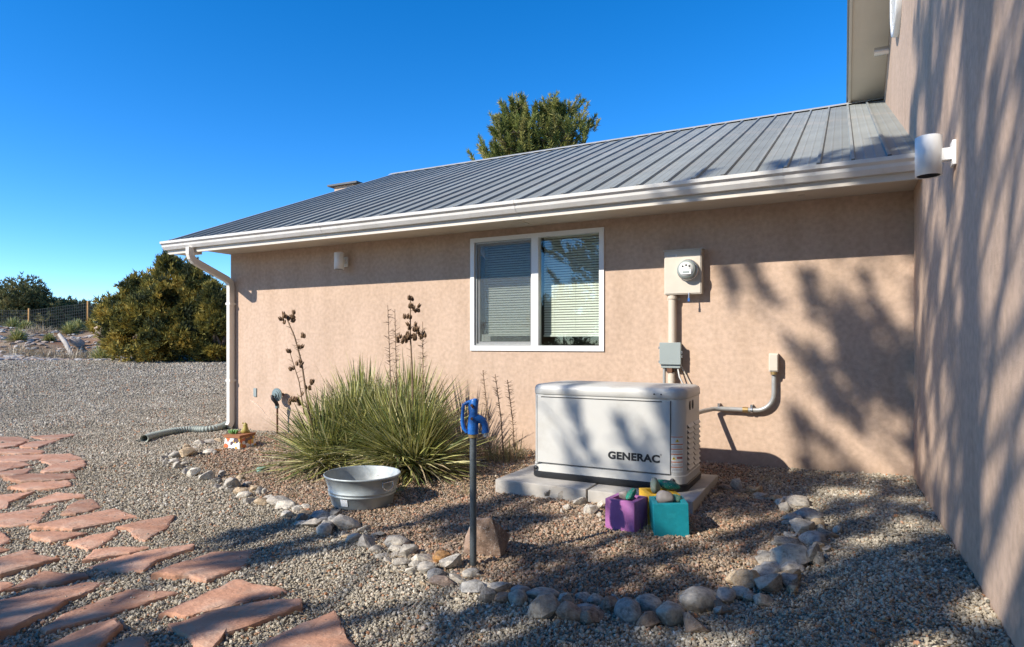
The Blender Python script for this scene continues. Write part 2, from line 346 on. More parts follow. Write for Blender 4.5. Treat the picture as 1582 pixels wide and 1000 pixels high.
def mesh_np(name, V, k, m, col=None, smooth=False):
    """mesh of separate faces of k corners each from an array of corners"""
    V = np.ascontiguousarray(V, dtype=np.float32).reshape(-1, 3); nv = len(V); nf = nv//k
    me = bpy.data.meshes.new(name); me.vertices.add(nv); me.vertices.foreach_set('co', V.ravel())
    me.loops.add(nv); me.loops.foreach_set('vertex_index', np.arange(nv, dtype=np.int32))
    me.polygons.add(nf); me.polygons.foreach_set('loop_start', np.arange(0, nv, k, dtype=np.int32))
    me.update(calc_edges=True)
    if col is not None:
        a = me.color_attributes.new('col', 'FLOAT_COLOR', 'POINT')
        cc = np.ones((nv, 4), np.float32); cc[:, :3] = col; a.data.foreach_set('color', cc.ravel())
    me.materials.append(M[m] if isinstance(m, str) else m); me.validate(); return me
def obj(name, me, parent=None, loc=None): return link(bpy.data.objects.new(name, me), parent, loc)

# ------------------------------------------------------------------ ground
def axis(lo, hi, fine0, fine1, step):
    a = list(np.arange(fine0, fine1+1e-6, step)); s = step; x = fine1
    while x < hi: s *= 1.25; x += s; a.append(x)
    s = step; x = fine0
    while x > lo: s *= 1.25; x -= s; a.insert(0, x)
    return np.array(a)
gx = axis(-700, 700, -32, 4, .3); gy = axis(-700, 900, -6, 34, .3)
GXX, GYY = np.meshgrid(gx, gy); GZ = tz(GXX, GYY)
nx, ny = len(gx), len(gy)
Vg = np.stack([GXX, GYY, GZ-.004], -1).reshape(-1, 3)
ii = np.arange(nx*ny).reshape(ny, nx)
Fg = np.stack([ii[:-1, :-1], ii[:-1, 1:], ii[1:, 1:], ii[1:, :-1]], -1).reshape(-1, 4)
me = bpy.data.meshes.new('ground'); me.from_pydata(Vg.tolist(), [], Fg.tolist()); me.polygons.foreach_set('use_smooth', [True]*len(Fg)); me.materials.append(M['ground'])
ground = obj('ground', me); ground['kind'] = 'structure'

# ------------------------------------------------------------------ house
WY, WX = 6.0, .5136                        # planes of the front wall of the wing and of the tall side wall
XL = -7.505                                # left corner of the wing
SZ = 2.312                                 # soffit
EY, EZ = 5.33, 2.41                        # roof edge
RY = 10.14; SL = .4214; RZ = EZ + SL*(RY-EY)
RXL = -7.97
win = (-3.628, -2.086, .9935, 2.223)
house = thing('stucco_house', (-3.5, WY, 0), 'tan stucco house with grey ribbed metal roof and tall side wall', 'house')
mb = MB()
xs = [XL, win[0], win[1], WX]; zs = [-.6, win[2], win[3], SZ+.05]
def wallface(y, rev):
    for i in range(3):
        for k in range(3):
            if i == 1 and k == 1: continue
            q = [(xs[i], y, zs[k]), (xs[i+1], y, zs[k]), (xs[i+1], y, zs[k+1]), (xs[i], y, zs[k+1])]
            mb.add(q[::-1] if rev else q, [(0, 1, 2, 3)])
wallface(WY, False); wallface(WY+.2, True)
for (a, b) in (((win[0], win[2]), (win[1], win[2])), ((win[1], win[2]), (win[1], win[3])), ((win[1], win[3]), (win[0], win[3])), ((win[0], win[3]), (win[0], win[2]))):
    mb.add([(a[0], WY, a[1]), (b[0], WY, b[1]), (b[0], WY+.2, b[1]), (a[0], WY+.2, a[1])], [(0, 1, 2, 3)])
mb.build('wall', 'stucco', house, fix=False)
mb = MB().prism([(WY+.201, -.6), (2*RY-WY, -.6), (2*RY-WY, SZ), (RY, RZ-.25), (WY+.201, SZ)], 'x', XL, XL+.2); mb.build('wall', 'stucco', house)
mb = MB().box(XL+.201, WX, 2*RY-WY-.2, 2*RY-WY, -.6, SZ); mb.build('wall', 'stucco', house)
# tall side wall with its raking roof edge
def rk(y): return 4.45+.30*(10.14-y)
mb = MB().prism([(-2.5, -.6), (16, -.6), (16, rk(16)), (3, rk(3)), (-2.5, rk(3)-.30*5.5)], 'x', WX, WX+.35); mb.build('wall', 'stucco', house)
mb = MB().box(WX+.351, WX+8, -2.5, -2.2, -.6, 5.5); mb.build('wall', 'stucco', house)
mb = MB().box(WX+.351, WX+8, 15.7, 16, -.6, 2.9); mb.build('wall', 'stucco', house)
mb = MB().box(WX+7.8, WX+8, -2.199, 15.699, -.6, 2.9); mb.build('wall', 'stucco', house)
# faint pale repair line on the wall
mb = MB().tube([(-7.12, WY-.001, .31), (-6.98, WY-.001, .25), (-6.86, WY-.001, .17), (-6.83, WY-.001, .13), (-6.70, WY-.001, .06)], [.010, .016, .014, .012, .008], n=8, flat=.25); mb.build('wall_patch', 'patch', house)
# roofs
roof = MB().prism([(EY+.02, EZ-.03), (EY+.02, EZ-.005), (RY, RZ-.005), (2*RY-EY, EZ-.005), (2*RY-EY, EZ-.03), (RY, RZ-.12)], 'x', RXL+.02, WX-.002).build('roof', 'roof', house)
PW = .2326; L = math.hypot(RY-EY, RZ-EZ); ang = math.atan2(RZ-EZ, RY-EY)
def panel_mesh(x1=PW):
    prof = [(0, .0), (.004, .022), (.026, .022), (.034, .002), (.088, .002), (.092, .0042), (.104, .0042), (.108, .002), (.16, .002), (.164, .0042), (.176, .0042), (.18, .002), (PW+.002, .0015)]
    vs_ = []; 
    for (u, h) in prof:
        for s_ in (0, L):
            y = EY+s_*math.cos(ang)-h*math.sin(ang); z = EZ+s_*math.sin(ang)+h*math.cos(ang)
            vs_.append((u, y, z))
    n = len(prof); m_ = MB(); m_.add(vs_, [(2*i, 2*i+2, 2*i+3, 2*i+1) for i in range(n-1)])
    m_.add([vs_[2*i] for i in range(n)]+[(PW, EY, EZ-.004), (0, EY, EZ-.004)], [tuple(range(n+2))])
    return m_.mesh('roof_panel', 'roof')
rm = M['roof']; rn = rm.node_tree.nodes; rl = rm.node_tree.links; bs = rn['Principled BSDF']; src = bs.inputs['Base Color'].links[0].from_socket
oi_ = N(rn, 'ObjectInfo'); mr_ = N(rn, 'MapRange'); mr_.inputs['To Min'].default_value = .88; mr_.inputs['To Max'].default_value = 1.14; rl.new(oi_.outputs['Random'], mr_.inputs[0])
hv_ = N(rn, 'HueSaturation'); rl.new(src, hv_.inputs['Color']); rl.new(mr_.outputs[0], hv_.inputs['Value']); rl.new(hv_.outputs[0], bs.inputs['Base Color'])
pm = panel_mesh(); capm = MB().box(.003, .028, EY-.012, EY+.03, EZ+.0, EZ+.026).mesh('rib_end', 'roof_dark')
k = 0; x = RXL
offx = (WX-.22-RXL) % PW
x = RXL+offx-PW
while x < WX-.02:
    if x < RXL-.001: x += PW; continue
    p = obj('roof_panel', pm, roof, (x, 0, 0)); obj('rib_end', capm, roof, (x, 0, 0)); x += PW
MB().prism([(EY, EZ-.02), (EY, EZ+.012), (RY, RZ+.012), (RY, RZ-.02)], 'x', RXL-.005, RXL+offx).build('rake_flashing', 'roof', roof)
MB().prism([(RY-.09, RZ+.005-.09*SL+.02), (RY-.09, RZ-.09*SL+.03), (RY, RZ+.038), (RY+.12, RZ-.12*SL+.03), (RY+.12, RZ-.12*SL+.02), (RY, RZ+.03)], 'x', RXL-.02, WX-.003).build('ridge_cap', 'ridge', roof)
# eave: fascia, soffit, gutter
FB = CH+.2191*5.403                        # lower edge of the fascia
MB().prism([(5.385, FB), (5.42, FB), (5.42, EZ-.02), (5.385, EZ-.02)], 'x', RXL+.03, WX-.002).build('fascia', 'trim', house)
MB().box(XL-.0, WX-.002, 5.421, WY-.002, SZ-.012, SZ+.02).build('soffit', 'soffit', house)
MB().prism([(5.421, SZ-.0), (5.421, SZ+.06), (RY, RZ-.13), (RY, RZ-.19)], 'x', RXL+.05, XL-.002).build('rake_soffit', 'soffit', house)
MB().prism([(5.386, FB+.01), (5.386, EZ-.05), (RY, RZ-.06), (RY, RZ-.19)], 'x', RXL+.005, RXL+.028).build('rake_fascia', 'trim', house)
MB().box(XL-.36, XL-.06, 5.43, 5.60, SZ-.055, SZ-.013).build('eave_return', 'soffit', house)
for (px, w) in ((1238, .05), (800, .16)):
    r = ray(px, 300); y = 5.75; xx = r.x/r.y*y
    for j in range(2): MB().box(xx-w/2, xx+w/2, y-.2+j*.2, y-.05+j*.2, SZ-.018, SZ-.0125).build('soffit_vent', 'trim', house)
gz = CH+1.344
prof = [(5.384, gz-.105), (5.345, gz-.105), (5.318, gz-.07), (5.312, gz-.045), (5.288, gz-.028), (5.283, gz), (5.291, gz+.003), (5.296, gz-.02), (5.320, gz-.037), (5.326, gz-.066), (5.350, gz-.097), (5.384, gz-.097)]
gut = MB().prism(prof, 'x', RXL-.015, WX-.004).build('gutter', 'gutter', house)
MB().prism([(5.384, gz-.105), (5.345, gz-.105), (5.318, gz-.07), (5.312, gz-.045), (5.288, gz-.028), (5.283, gz), (5.384, gz)], 'x', RXL-.019, RXL-.0155).build('gutter_end', 'gutter', gut)
for xx in (-5.2, -2.75, -.42):
    MB().prism([(5.386, gz-.1075), (5.344, gz-.1075), (5.316, gz-.071), (5.31, gz-.046), (5.286, gz-.029), (5.281, gz+.001), (5.290, gz+.004), (5.384, gz-.09)], 'x', xx, xx+.018).build('gutter_joint', 'gutter', gut)
# downspout
dx = XL+.065
def rect_path(pts, w, d):
    m_ = MB(); vs_ = []
    for i, p in enumerate(pts):
        t = (Vector(pts[min(i+1, len(pts)-1)])-Vector(pts[max(i-1, 0)])).normalized(); b = Vector((1, 0, 0)); a = b.cross(t).normalized()
        for (sx, sy) in ((-1, -1), (1, -1), (1, 1), (-1, 1)): vs_.append(Vector(p)+b*sx*w/2+a*sy*d/2)
    n = len(pts)
    m_.add(vs_, [(i*4+k, i*4+(k+1) % 4, (i+1)*4+(k+1) % 4, (i+1)*4+k) for i in range(n-1) for k in range(4)]+[(3, 2, 1, 0), tuple(range(4*n-4, 4*n))]); return m_
gl = float(tz(dx, WY))
rect_path([(dx, 5.335, gz-.104), (dx, 5.335, gz-.19), (dx, 5.35, gz-.235), (dx, 5.39, gz-.275), (dx, 5.45, gz-.30), (dx, 5.78, gz-.43), (dx, 5.88, gz-.47), (dx, 5.93, gz-.51), (dx, 5.945, gz-.57), (dx, 5.945, gl+.12), (dx, 5.94, gl+.09), (dx, 5.91, gl+.05)], .062, .085).build('downspout', 'downspout', house, bevel=.008)
for zz in (.55, 1.6): MB().box(dx-.045, dx+.045, 5.898, 5.999, zz, zz+.03).build('downspout_strap', 'downspout', house)
# rake roof of the tall wall
def rprism(a, b, x0, x1, y0=3, y1=16): return MB().prism([(y0, rk(y0)+a), (y1, rk(y1)+a), (y1, rk(y1)+b), (y0, rk(y0)+b)], 'x', x0, x1)
upper = rprism(.10, .16, .06, WX+9).build('roof', 'roof', house)
rprism(.0, .03, .115, WX-.002).build('soffit', 'soffit', house)
rprism(-.02, .098, .085, .113).build('fascia', 'trim', house)
MB().prism([(3, rk(3)+.1), (-3.2, rk(3)+.1-.3*6.2), (-3.2, rk(3)+.16-.3*6.2), (3, rk(3)+.16)], 'x', .06, WX+9).build('roof', 'roof', house)
# round white vent and vent pipe on the tall wall
vt = MB().lathe((WX-.001, 7.42, 4.66), [(.02, -.012), (.40, -.012), (.40, -.05), (.47, -.055), (.48, -.04), (.48, 0)], 32, 'x').build('round_vent', 'white', house)
for j in range(7):
    zz = -.3+j*.1; w = math.sqrt(.39**2-zz**2)
    MB().box(WX-.05, WX-.014, 7.42-w, 7.42+w, 4.66+zz, 4.66+zz+.03).build('vent_slat', 'white', vt)
r = ray(1367, 74); t = 8.9
vp = Vector((WX, r.y/r.x*(WX-.10), 0)); 
MB().tube([(WX-.001, 8.9, 4.62), (WX-.16, 8.9, 4.62)], .05, 14).build('vent_pipe', 'chrome', house)

# window of the wing
wx0, wx1, wz0, wz1 = win; mid = (wx0+wx1)/2+.015
window = MB()
fr = .045
for (a, b, c_, d) in ((wx0, wx1, wz0, wz0+.055), (wx0, wx1, wz1-fr, wz1), (wx0, wx0+.05, wz0+.055, wz1-fr), (wx1-.05, wx1, wz0+.055, wz1-fr), (mid-.04, mid+.04, wz0+.055, wz1-fr)):
    window.box(a, b, WY-.016, WY+.06, c_, d)
window = window.build('window', 'white', house)
fl = MB()
sash = MB()
sx0, sx1, sz0, sz1 = wx0+.052, mid-.042, wz0+.057, wz1-fr-.002
for (a, b, c_, d) in ((sx0, sx1, sz0, sz0+.04), (sx0, sx1, sz1-.04, sz1), (sx0, sx0+.04, sz0+.04, sz1-.04), (sx1-.03, sx1, sz0+.04, sz1-.04)):
    sash.box(a, b, WY+.028, WY+.056, c_, d)
sash.build('sash', 'white', window)
sc_f = MB()
for (a, b, c_, d) in ((sx0+.004, sx1, sz0+.004, sz0+.018), (sx0+.004, sx1, sz1-.018, sz1), (sx0+.004, sx0+.018, sz0+.018, sz1-.018)):
    sc_f.box(a, b, WY+.006, WY+.016, c_, d)
sc_f.build('screen_frame', 'emt', window)
MB().box(sx0+.018, sx1, WY+.010, WY+.012, sz0+.018, sz1-.018).build('insect_screen', 'screen', window)
MB().box(sx0+.04, sx1-.03, WY+.040, WY+.044, sz0+.04, sz1-.04).build('pane', 'glass', window)
MB().box(mid+.042, wx1-.052, WY+.020, WY+.024, wz0+.057, wz1-fr-.002).build('pane', 'glass', window)
# blinds
def blind(x0, x1, z0, z1, y):
    n = int((z1-z0)/.0265); w = .026; a = R(50)
    sm = MB().box(x0, x1, -.0115, .0115, -.0006, .0006, Matrix.Rotation(R(62), 4, 'X')).mesh('blind_slat', 'blind')
    for i in range(n): obj('blind_slat', sm, window, (0, y, z0+.03+i*.0265))
    MB().box(x0, x1, y-.014, y+.014, z0, z0+.016).build('blind_rail', 'blind', window)
    MB().box(x0, x1, y-.016, y+.016, z1, z1+.03).build('blind_rail', 'blind', window)
    for f in (.16, .5, .84): MB().box(x0+f*(x1-x0)-.001, x0+f*(x1-x0)+.001, y-.017, y-.0165, z0, z1).build('blind_cord', 'blind', window)
blind(wx0+.10, mid-.03, wz0+.16, wz1-.05, WY+.13); blind(mid+.045, wx1-.02, wz0+.15, wz1-.05, WY+.13)
MB().box(sx0+.06, sx0+.17, WY+.045, WY+.05, sz0+.045, sz0+.12).build('sticker', 'label', window)
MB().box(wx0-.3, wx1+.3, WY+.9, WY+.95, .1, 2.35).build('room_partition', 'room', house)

# stucco chimney whose cap shows beyond the raking roof edge
r = ray(532, 289); t = 18.4; cx, cy, cz = r.x*t, r.y*t, CH+r.z*t
ch = thing('chimney', (cx, cy, float(tz(cx, cy))), 'stucco chimney with flat dark cap peeping over the left roof edge', 'chimney')
MB().box(cx-.10, cx+.6, cy-.3, cy+.5, float(tz(cx, cy))-.3, cz-.05).build('stack', 'stucco', ch)
MB().box(cx-.28, cx+.8, cy-.4, cy+.6, cz-.05, cz).build('cap', 'roof_dark', ch)

# ------------------------------------------------------------------ wall lamps
def lamp(loc, out, label):
    """loc on the wall, out = unit vector away from it"""
    t = thing('wall_lamp', loc, label, 'lamp', 'white cylinder wall lamps')
    o = Vector(out); c = Vector(loc)+o*.115
    MB().lathe(c, [(.052, -.098), (.056, -.1), (.06, -.1), (.06, .1), (.055, .103), (.001, .103)], 28).build('shade', 'white', t)
    MB().lathe(c, [(.0515, -.098), (.05, -.03), (.001, -.03)], 24).build('reflector', 'bulb', t)
    s = Vector((-o.y, o.x, 0)); mtx = Matrix((( *s, 0), (*o, 0), (0, 0, 1, 0), (0, 0, 0, 1))).transposed()
    mtx = Matrix.Translation(Vector(loc)) @ Matrix(((s.x, o.x, 0, 0), (s.y, o.y, 0, 0), (0, 0, 1, 0), (0, 0, 0, 1)))
    MB().box(-.025, .025, .018, .062, -.03, .03, mtx).build('arm', 'white', t)
    MB().box(-.045, .045, .001, .018, -.062, .062, mtx).build('back_plate', 'white', t, bevel=.004)
lamp((-5.43, WY, 2.075), (0, -1, 0), 'small white cylinder lamp on the shaded stucco left of the window')
lamp((WX, 3.90, 2.035), (-1, 0, 0), 'large white cylinder lamp on the tall right wall beside the gutter end')

# ------------------------------------------------------------------ electric meter, junction box, conduits
mt = thing('electric_meter', (-1.30, WY, 1.52), 'beige electric meter box with round glass meter on the stucco wall', 'electric meter')
MB().box(-1.466, -1.127, 5.90, WY-.001, 1.523, 1.927).build('cabinet', 'meter', mt, bevel=.005)
MB().box(-1.458, -1.135, 5.893, 5.8995, 1.532, 1.905).build('cover', 'meter', mt, bevel=.003)
MB().box(-1.476, -1.117, 5.885, WY-.001, 1.9275, 1.936).build('rain_lip', 'meter', mt)
mc = (-1.245, 5.893, 1.742)
MB().lathe(mc, [(.096, 0), (.098, -.02), (.09, -.03), (.086, -.03)], 32, 'y').build('ring', 'chrome', mt)
dial = MB().lathe(mc, [(.085, -.03), (.083, -.075), (.075, -.088), (.001, -.09)], 32, 'y').build('meter_dome', 'jbox', mt)
MB().lathe(mc, [(.066, -.0895), (.066, -.0905), (.001, -.0906)], 28, 'y').build('face', 'label', dial)
MB().box(mc[0]-.045, mc[0]+.045, mc[1]-.096, mc[1]-.0908, mc[2]-.045, mc[2]-.005).build('register', 'white', dial)
MB().box(mc[0]-.03, mc[0]+.03, mc[1]-.0985, mc[1]-.0962, mc[2]-.035, mc[2]-.018).build('display', 'jbox', dial)
for q in ((-.03, .03), (0, .04), (.03, .03)): MB().lathe((mc[0]+q[0], mc[1]-.0907, mc[2]+q[1]*.9), [(.009, 0), (.009, -.002), (.001, -.002)], 10, 'y').build('dial', 'black', dial)
MB().box(-1.44, -1.345, 5.8915, 5.8928, 1.868, 1.892).build('nameplate', 'label', mt)
for j in range(2): MB().box(-1.435, -1.36, 5.8905, 5.8914, 1.873+j*.009, 1.876+j*.009).build('print', 'labeltext', mt)
MB().tube([(-1.235, 5.885, 1.535), (-1.235, 5.88, 1.50), (-1.236, 5.88, 1.48)], .006, 6).build('hasp', 'chrome', mt)
MB().box(-1.245, -1.228, 5.875, 5.882, 1.455, 1.487).build('seal_tag', 'blue', mt)
MB().tube([(-1.402, 5.945, 1.5225), (-1.402, 5.945, 1.072)], .037, 18).build('conduit', 'pvc', mt)
MB().tube([(-1.402, 5.945, 1.515), (-1.402, 5.945, 1.485)], .044, 18).build('fitting', 'pvc', mt)
MB().box(-1.46, -1.34, 5.985, WY-.001, 1.475, 1.495).build('strap', 'pvc', mt)
jb = thing('junction_box', (-1.41, WY, .84), 'grey square junction box on the wall above the white generator', 'junction box')
MB().box(-1.502, -1.322, 5.915, WY-.001, .842, 1.070).build('case', 'jbox', jb, bevel=.006)
MB().box(-1.510, -1.314, 5.895, 5.9145, .875, 1.080).build('lid', 'jbox', jb, bevel=.005)
MB().box(-1.44, -1.395, 5.905, 5.985, .80, .8415).build('hub', 'rust', jb)
for xx, zz in ((-1.517, .90), (-1.517, 1.03), (-1.309, .95), (-1.309, .99)): MB().box(xx-.006, xx+.006, 5.91, 5.93, zz-.012, zz+.012).build('latch', 'chrome', jb)
MB().tube([(-1.41, 5.945, .80), (-1.41, 5.945, -.1)], .034, 14).build('conduit', 'pvc', jb)
MB().tube([(-1.475, 5.94, .842), (-1.475, 5.94, .7), (-1.46, 5.94, .5), (-1.46, 5.94, -.1)], .014, 10).build('conduit', 'emt', jb)
MB().tube([(-1.35, 5.94, .842), (-1.33, 5.92, .76), (-1.30, 5.93, .70), (-1.33, 5.94, .63), (-1.30, 5.95, .55), (-1.28, 5.95, -.1)], .007, 8).build('wire', 'label', jb)
MB().tube([(-1.34, 5.96, .9), (-1.27, 5.97, .75), (-1.24, 5.97, .70), (-1.23, 5.98, -.1)], .006, 8).build('wire', 'meter', jb)
cd = thing('conduit_run', (-.7, WY, .48), 'bent grey conduit with small beige outlet box on the wall right of the generator', 'conduit')
arc = [(-.672+.15*math.sin(a), 5.955, .632-.15*math.cos(a)) for a in np.linspace(0, math.pi/2, 9)]
MB().tube([(-1.25, 5.21, .44), (-1.16, 5.45, .46), (-1.08, 5.75, .475), (-1.03, 5.92, .48), (-.96, 5.955, .482)]+arc+[(-.522, 5.955, .83)], .0205, 12).build('pipe', 'emt', cd)
MB().tube([(-.78, 5.955, .482), (-.735, 5.955, .482)], .025, 12).build('coupling', 'brass', cd)
for xx in (-.985, -.705):
    MB().tube([(xx-.008, 5.955, .482), (xx+.008, 5.955, .482)], .028, 12).build('clamp', 'chrome', cd)
    MB().box(xx-.01, xx+.01, 5.94, WY-.001, .505, .53).build('clamp_bolt', 'chrome', cd)
MB().box(-.561, -.485, 5.915, WY-.001, .825, .985).build('outlet_box', 'pvc', cd, bevel=.006)
MB().box(-.556, -.49, 5.905, 5.9145, .835, .975).build('outlet_cover', 'meter', cd, bevel=.004)
MB().tube([(-.522, 5.94, .826), (-.522, 5.94, .80)], .027, 12).build('hub', 'brass', cd)
# regulator and plate at the left of the wall
rg = thing('gas_regulator', (-6.50, 5.9, -.1), 'round grey-green gas regulator on a rusty pipe by the wall, left of the yucca', 'regulator')
rc = (-6.50, 5.9, .405)
MB().lathe(rc, [(.001, -.052), (.024, -.052), (.026, -.034), (.05, -.032), (.054, -.020), (.068, -.018), (.070, -.010), (.086, -.010), (.086, .004), (.07, .006), (.06, .02), (.001, .03)], 26, 'y').build('diaphragm', 'reg', rg, fix=False)
sharp_later = bpy.data.objects['diaphragm']
for f_ in sharp_later.data.polygons: f_.use_smooth = False
MB().tube([(-6.52, 5.83, .40), (-6.49, 5.82, .36), (-6.475, 5.86, .31), (-6.475, 5.88, .27)], [.016, .022, .024, .026], 10).build('valve', 'black', rg)
MB().tube([(-6.475, 5.88, .275), (-6.475, 5.88, .235)], .026, 8).build('union', 'reg', rg)
MB().tube([(-6.475, 5.88, .24), (-6.475, 5.88, -.25)], .013, 8).build('pipe', 'rust', rg)
MB().tube([(-6.5, 5.93, .405), (-6.5, 5.999, .405)], .02, 8).build('bracket', 'rust', rg)
pl = MB().box(-7.045, -6.99, WY-.012, WY-.001, .355, .47).build('vent_plate', 'jbox', None, bevel=.003)
tag(pl, 'small grey rectangular cover plate low on the stucco near the downspout', 'cover plate')

# ------------------------------------------------------------------ generator on its slabs
PZ = .015
for i, (x0, x1) in enumerate(((-2.39, -1.641), (-1.629, -.882))):
    z = PZ-(.004 if i else 0)
    o = MB().box(x0, x1, 4.318+.006*i, 5.30, -.16, z).build('paving_slab', 'concrete', None, bevel=.008)
    tag(o, ['concrete slab under the left half of the generator', 'concrete slab under the right half of the generator'][i], 'slab', 'slabs under the generator')
g0x, g1x, g0y, g1y = -2.192, -.985, 4.543, 5.181
gen = thing('generator', (-1.53, 4.86, PZ), 'white standby generator with black lettering standing on concrete slabs', 'generator')
def rrect(x0, x1, y0, y1, r, n=6):
    pts = []
    for (cx, cy, a0) in ((x1-r, y0+r, -90), (x1-r, y1-r, 0), (x0+r, y1-r, 90), (x0+r, y0+r, 180)):
        for k in range(n+1):
            a = R(a0+90*k/n); pts.append((cx+r*math.cos(a), cy+r*math.sin(a)))
    return pts
def loft(levels, r, n=6):
    """rounded body: levels of (inset, z)"""
    m_ = MB(); vs_ = []
    for ins, z in levels:
        vs_ += [(x, y, z) for x, y in rrect(g0x+ins, g1x-ins, g0y+ins, g1y-ins, max(r-ins, .01), n)]
    c_ = 4*(n+1); nl = len(levels)
    m_.add(vs_, [(i*c_+k, i*c_+(k+1) % c_, (i+1)*c_+(k+1) % c_, (i+1)*c_+k) for i in range(nl-1) for k in range(c_)], True)
    m_.add(vs_[:c_], [tuple(range(c_))[::-1]]); m_.add(vs_[-c_:], [tuple(range(c_))]); return m_
def sharp(o, a=40):
    me = o.data; bm = bmesh.new(); bm.from_mesh(me)
    bmesh.ops.remove_doubles(bm, verts=bm.verts, dist=1e-5)
    for f in bm.faces: f.smooth = True
    for e in bm.edges:
        if len(e.link_faces) == 2 and e.calc_face_angle(0) > R(a): e.smooth = False
    bm.to_mesh(me); bm.free(); return o
sharp(loft([(-.006, PZ), (-.010, PZ+.008), (-.010, PZ+.045), (-.004, PZ+.05)], .10).build('base', 'black', gen))
body = sharp(loft([(.0, PZ+.0505), (.0, PZ+.105), (.005, PZ+.11), (.005, PZ+.655)], .10).build('body', 'gen', gen))
lid = loft([(.002, PZ+.6555), (-.004, PZ+.661), (-.003, PZ+.705), (.006, PZ+.722), (.024, PZ+.731), (.10, PZ+.738), (.25, PZ+.742)], .112)
lid = sharp(lid.build('lid', 'gen', gen), 50)
fy = g0y+.005
# front door panel, slightly proud, with dark gaps round it
MB().box(g0x+.058, g1x-.102, fy-.006, fy-.001, PZ+.122, PZ+.640).build('door_panel', 'gen', gen, bevel=.003)
for (a, b, c_, d) in ((g0x+.052, g0x+.057, PZ+.113, PZ+.645), (g1x-.101, g1x-.0965, PZ+.113, PZ+.645), (g0x+.06, g1x-.105, PZ+.113, PZ+.118)):
    MB().box(a, b, fy-.003, fy-.0005, c_, d).build('seam', 'seam', gen)
MB().box(g0x+.002, g1x-.10, fy-.002, fy-.0004, PZ+.1055, PZ+.1095).build('seam', 'seam', gen)
MB().box(g0x+.09, g1x-.16, fy-.0075, fy-.0062, PZ+.633, PZ+.6395).build('lid_gap', 'seam', gen)
for xx in (g1x-.215, g1x-.165): MB().lathe((xx, g0y-.0082, PZ+.690), [(.006, 0), (.005, -.002), (.001, -.002)], 10, 'y').build('screw', 'seam', lid)
# right end: oval holes, louvres
for k in range(2):
    MB().lathe((g1x-.0045, g0y+.20+k*.10, PZ+.60), [(.034, 0), (.034, .003), (.001, .003)], 16, 'x', sx=.75, sy=1).build('cable_hole', 'black', gen)
for col in range(2):
    y0 = g0y+.115+col*.215
    for k in range(9):
        z = PZ+.135+k*.038
        MB().prism([(y0, z), (y0+.195, z), (y0+.195, z+.028), (y0, z+.028)], 'x', g1x-.0047, g1x-.0035).build('louvre_slot', 'seam', gen)
        lv = MB(); lv.add([(g1x-.004, y0, z+.030), (g1x-.004, y0+.195, z+.030), (g1x+.012, y0+.188, z+.006), (g1x+.012, y0+.007, z+.006), (g1x-.004, y0, z+.024), (g1x-.004, y0+.195, z+.024), (g1x+.010, y0+.188, z+.003), (g1x+.010, y0+.007, z+.003)],
                          [(0, 1, 2, 3), (7, 6, 5, 4), (3, 2, 6, 7), (0, 3, 7, 4), (1, 5, 6, 2), (0, 4, 5, 1)])
        lv.build('louvre', 'gen', gen)
# warning label on the rounded front corner
def corner_strip(a0, a1, z0, z1, off, n=8):
    m_ = MB(); r = .095; cx, cy = g1x-.005-r, g0y+.005+r; vs_ = []
    for k in range(n+1):
        a = R(a0+(a1-a0)*k/n)
        for z in (z0, z1): vs_.append((cx+(r+off)*math.cos(a), cy+(r+off)*math.sin(a), z))
    m_.add(vs_, [(2*k, 2*k+2, 2*k+3, 2*k+1) for k in range(n)], True); return m_
wl_ = corner_strip(-88, -35, PZ+.135, PZ+.395, .0012).build('warning_label', 'label', gen, fix=False)
for z in (.385, .332, .298, .262, .206, .170): corner_strip(-87, -36, PZ+z, PZ+z+.006, .002).build('orange_bar', 'orange', wl_, fix=False)
for (a, z) in ((-62, .352), (-76, .226)):
    m_ = MB(); r = .0975; cx, cy = g1x-.005-.095, g0y+.005+.095
    q = [(a-9, z), (a+9, z), (a, z+.022)]; m_.add([(cx+r*math.cos(R(w)), cy+r*math.sin(R(w)), PZ+h) for w, h in q], [(0, 1, 2)]); m_.build('warning_triangle', 'yellow_l', wl_, fix=False)
    q = [(a-1.4, z+.004), (a+1.4, z+.004), (a+1.2, z+.014), (a-1.2, z+.014)]; r = .0983
    MB().add([(cx+r*math.cos(R(w)), cy+r*math.sin(R(w)), PZ+h) for w, h in q], [(0, 1, 2, 3)]).build('print', 'black', wl_, fix=False)
for z in (.31, .318, .275, .283, .185, .193, .15, .158): corner_strip(-84, -40, PZ+z, PZ+z+.0022, .002).build('print', 'labeltext', wl_, fix=False)
corner_strip(-64, -38, PZ+.232, PZ+.247, .002).build('print', 'redtext', wl_, fix=False)
def text_mesh(s, size, w, name, m):
    cu = bpy.data.curves.new(name, 'FONT'); cu.body = s; cu.size = size; cu.extrude = .0007; cu.offset = .0045*size/.1; cu.space_character = 1.06
    o = bpy.data.objects.new(name, cu); C.objects.link(o); dg = bpy.context.evaluated_depsgraph_get(); dg.update()
    me = bpy.data.meshes.new_from_object(o.evaluated_get(dg)); bpy.data.objects.remove(o); bpy.data.curves.remove(cu)
    me.name = name; me.materials.clear(); me.materials.append(M[m]); xs_ = [v.co.x for v in me.vertices]; x0, x1 = min(xs_), max(xs_)
    for v in me.vertices: v.co = ((v.co.x-x0)/(x1-x0)*w, -v.co.z, v.co.y)
    return me
obj('lettering', text_mesh('GENERAC', .074, .389, 'lettering', 'black'), gen, (-1.549, fy-.0075, .213))
MB().lathe((-1.152, fy-.0065, .270), [(.006, 0), (.006, -.001), (.004, -.001), (.004, 0)], 14, 'y').build('registered_mark', 'black', gen)
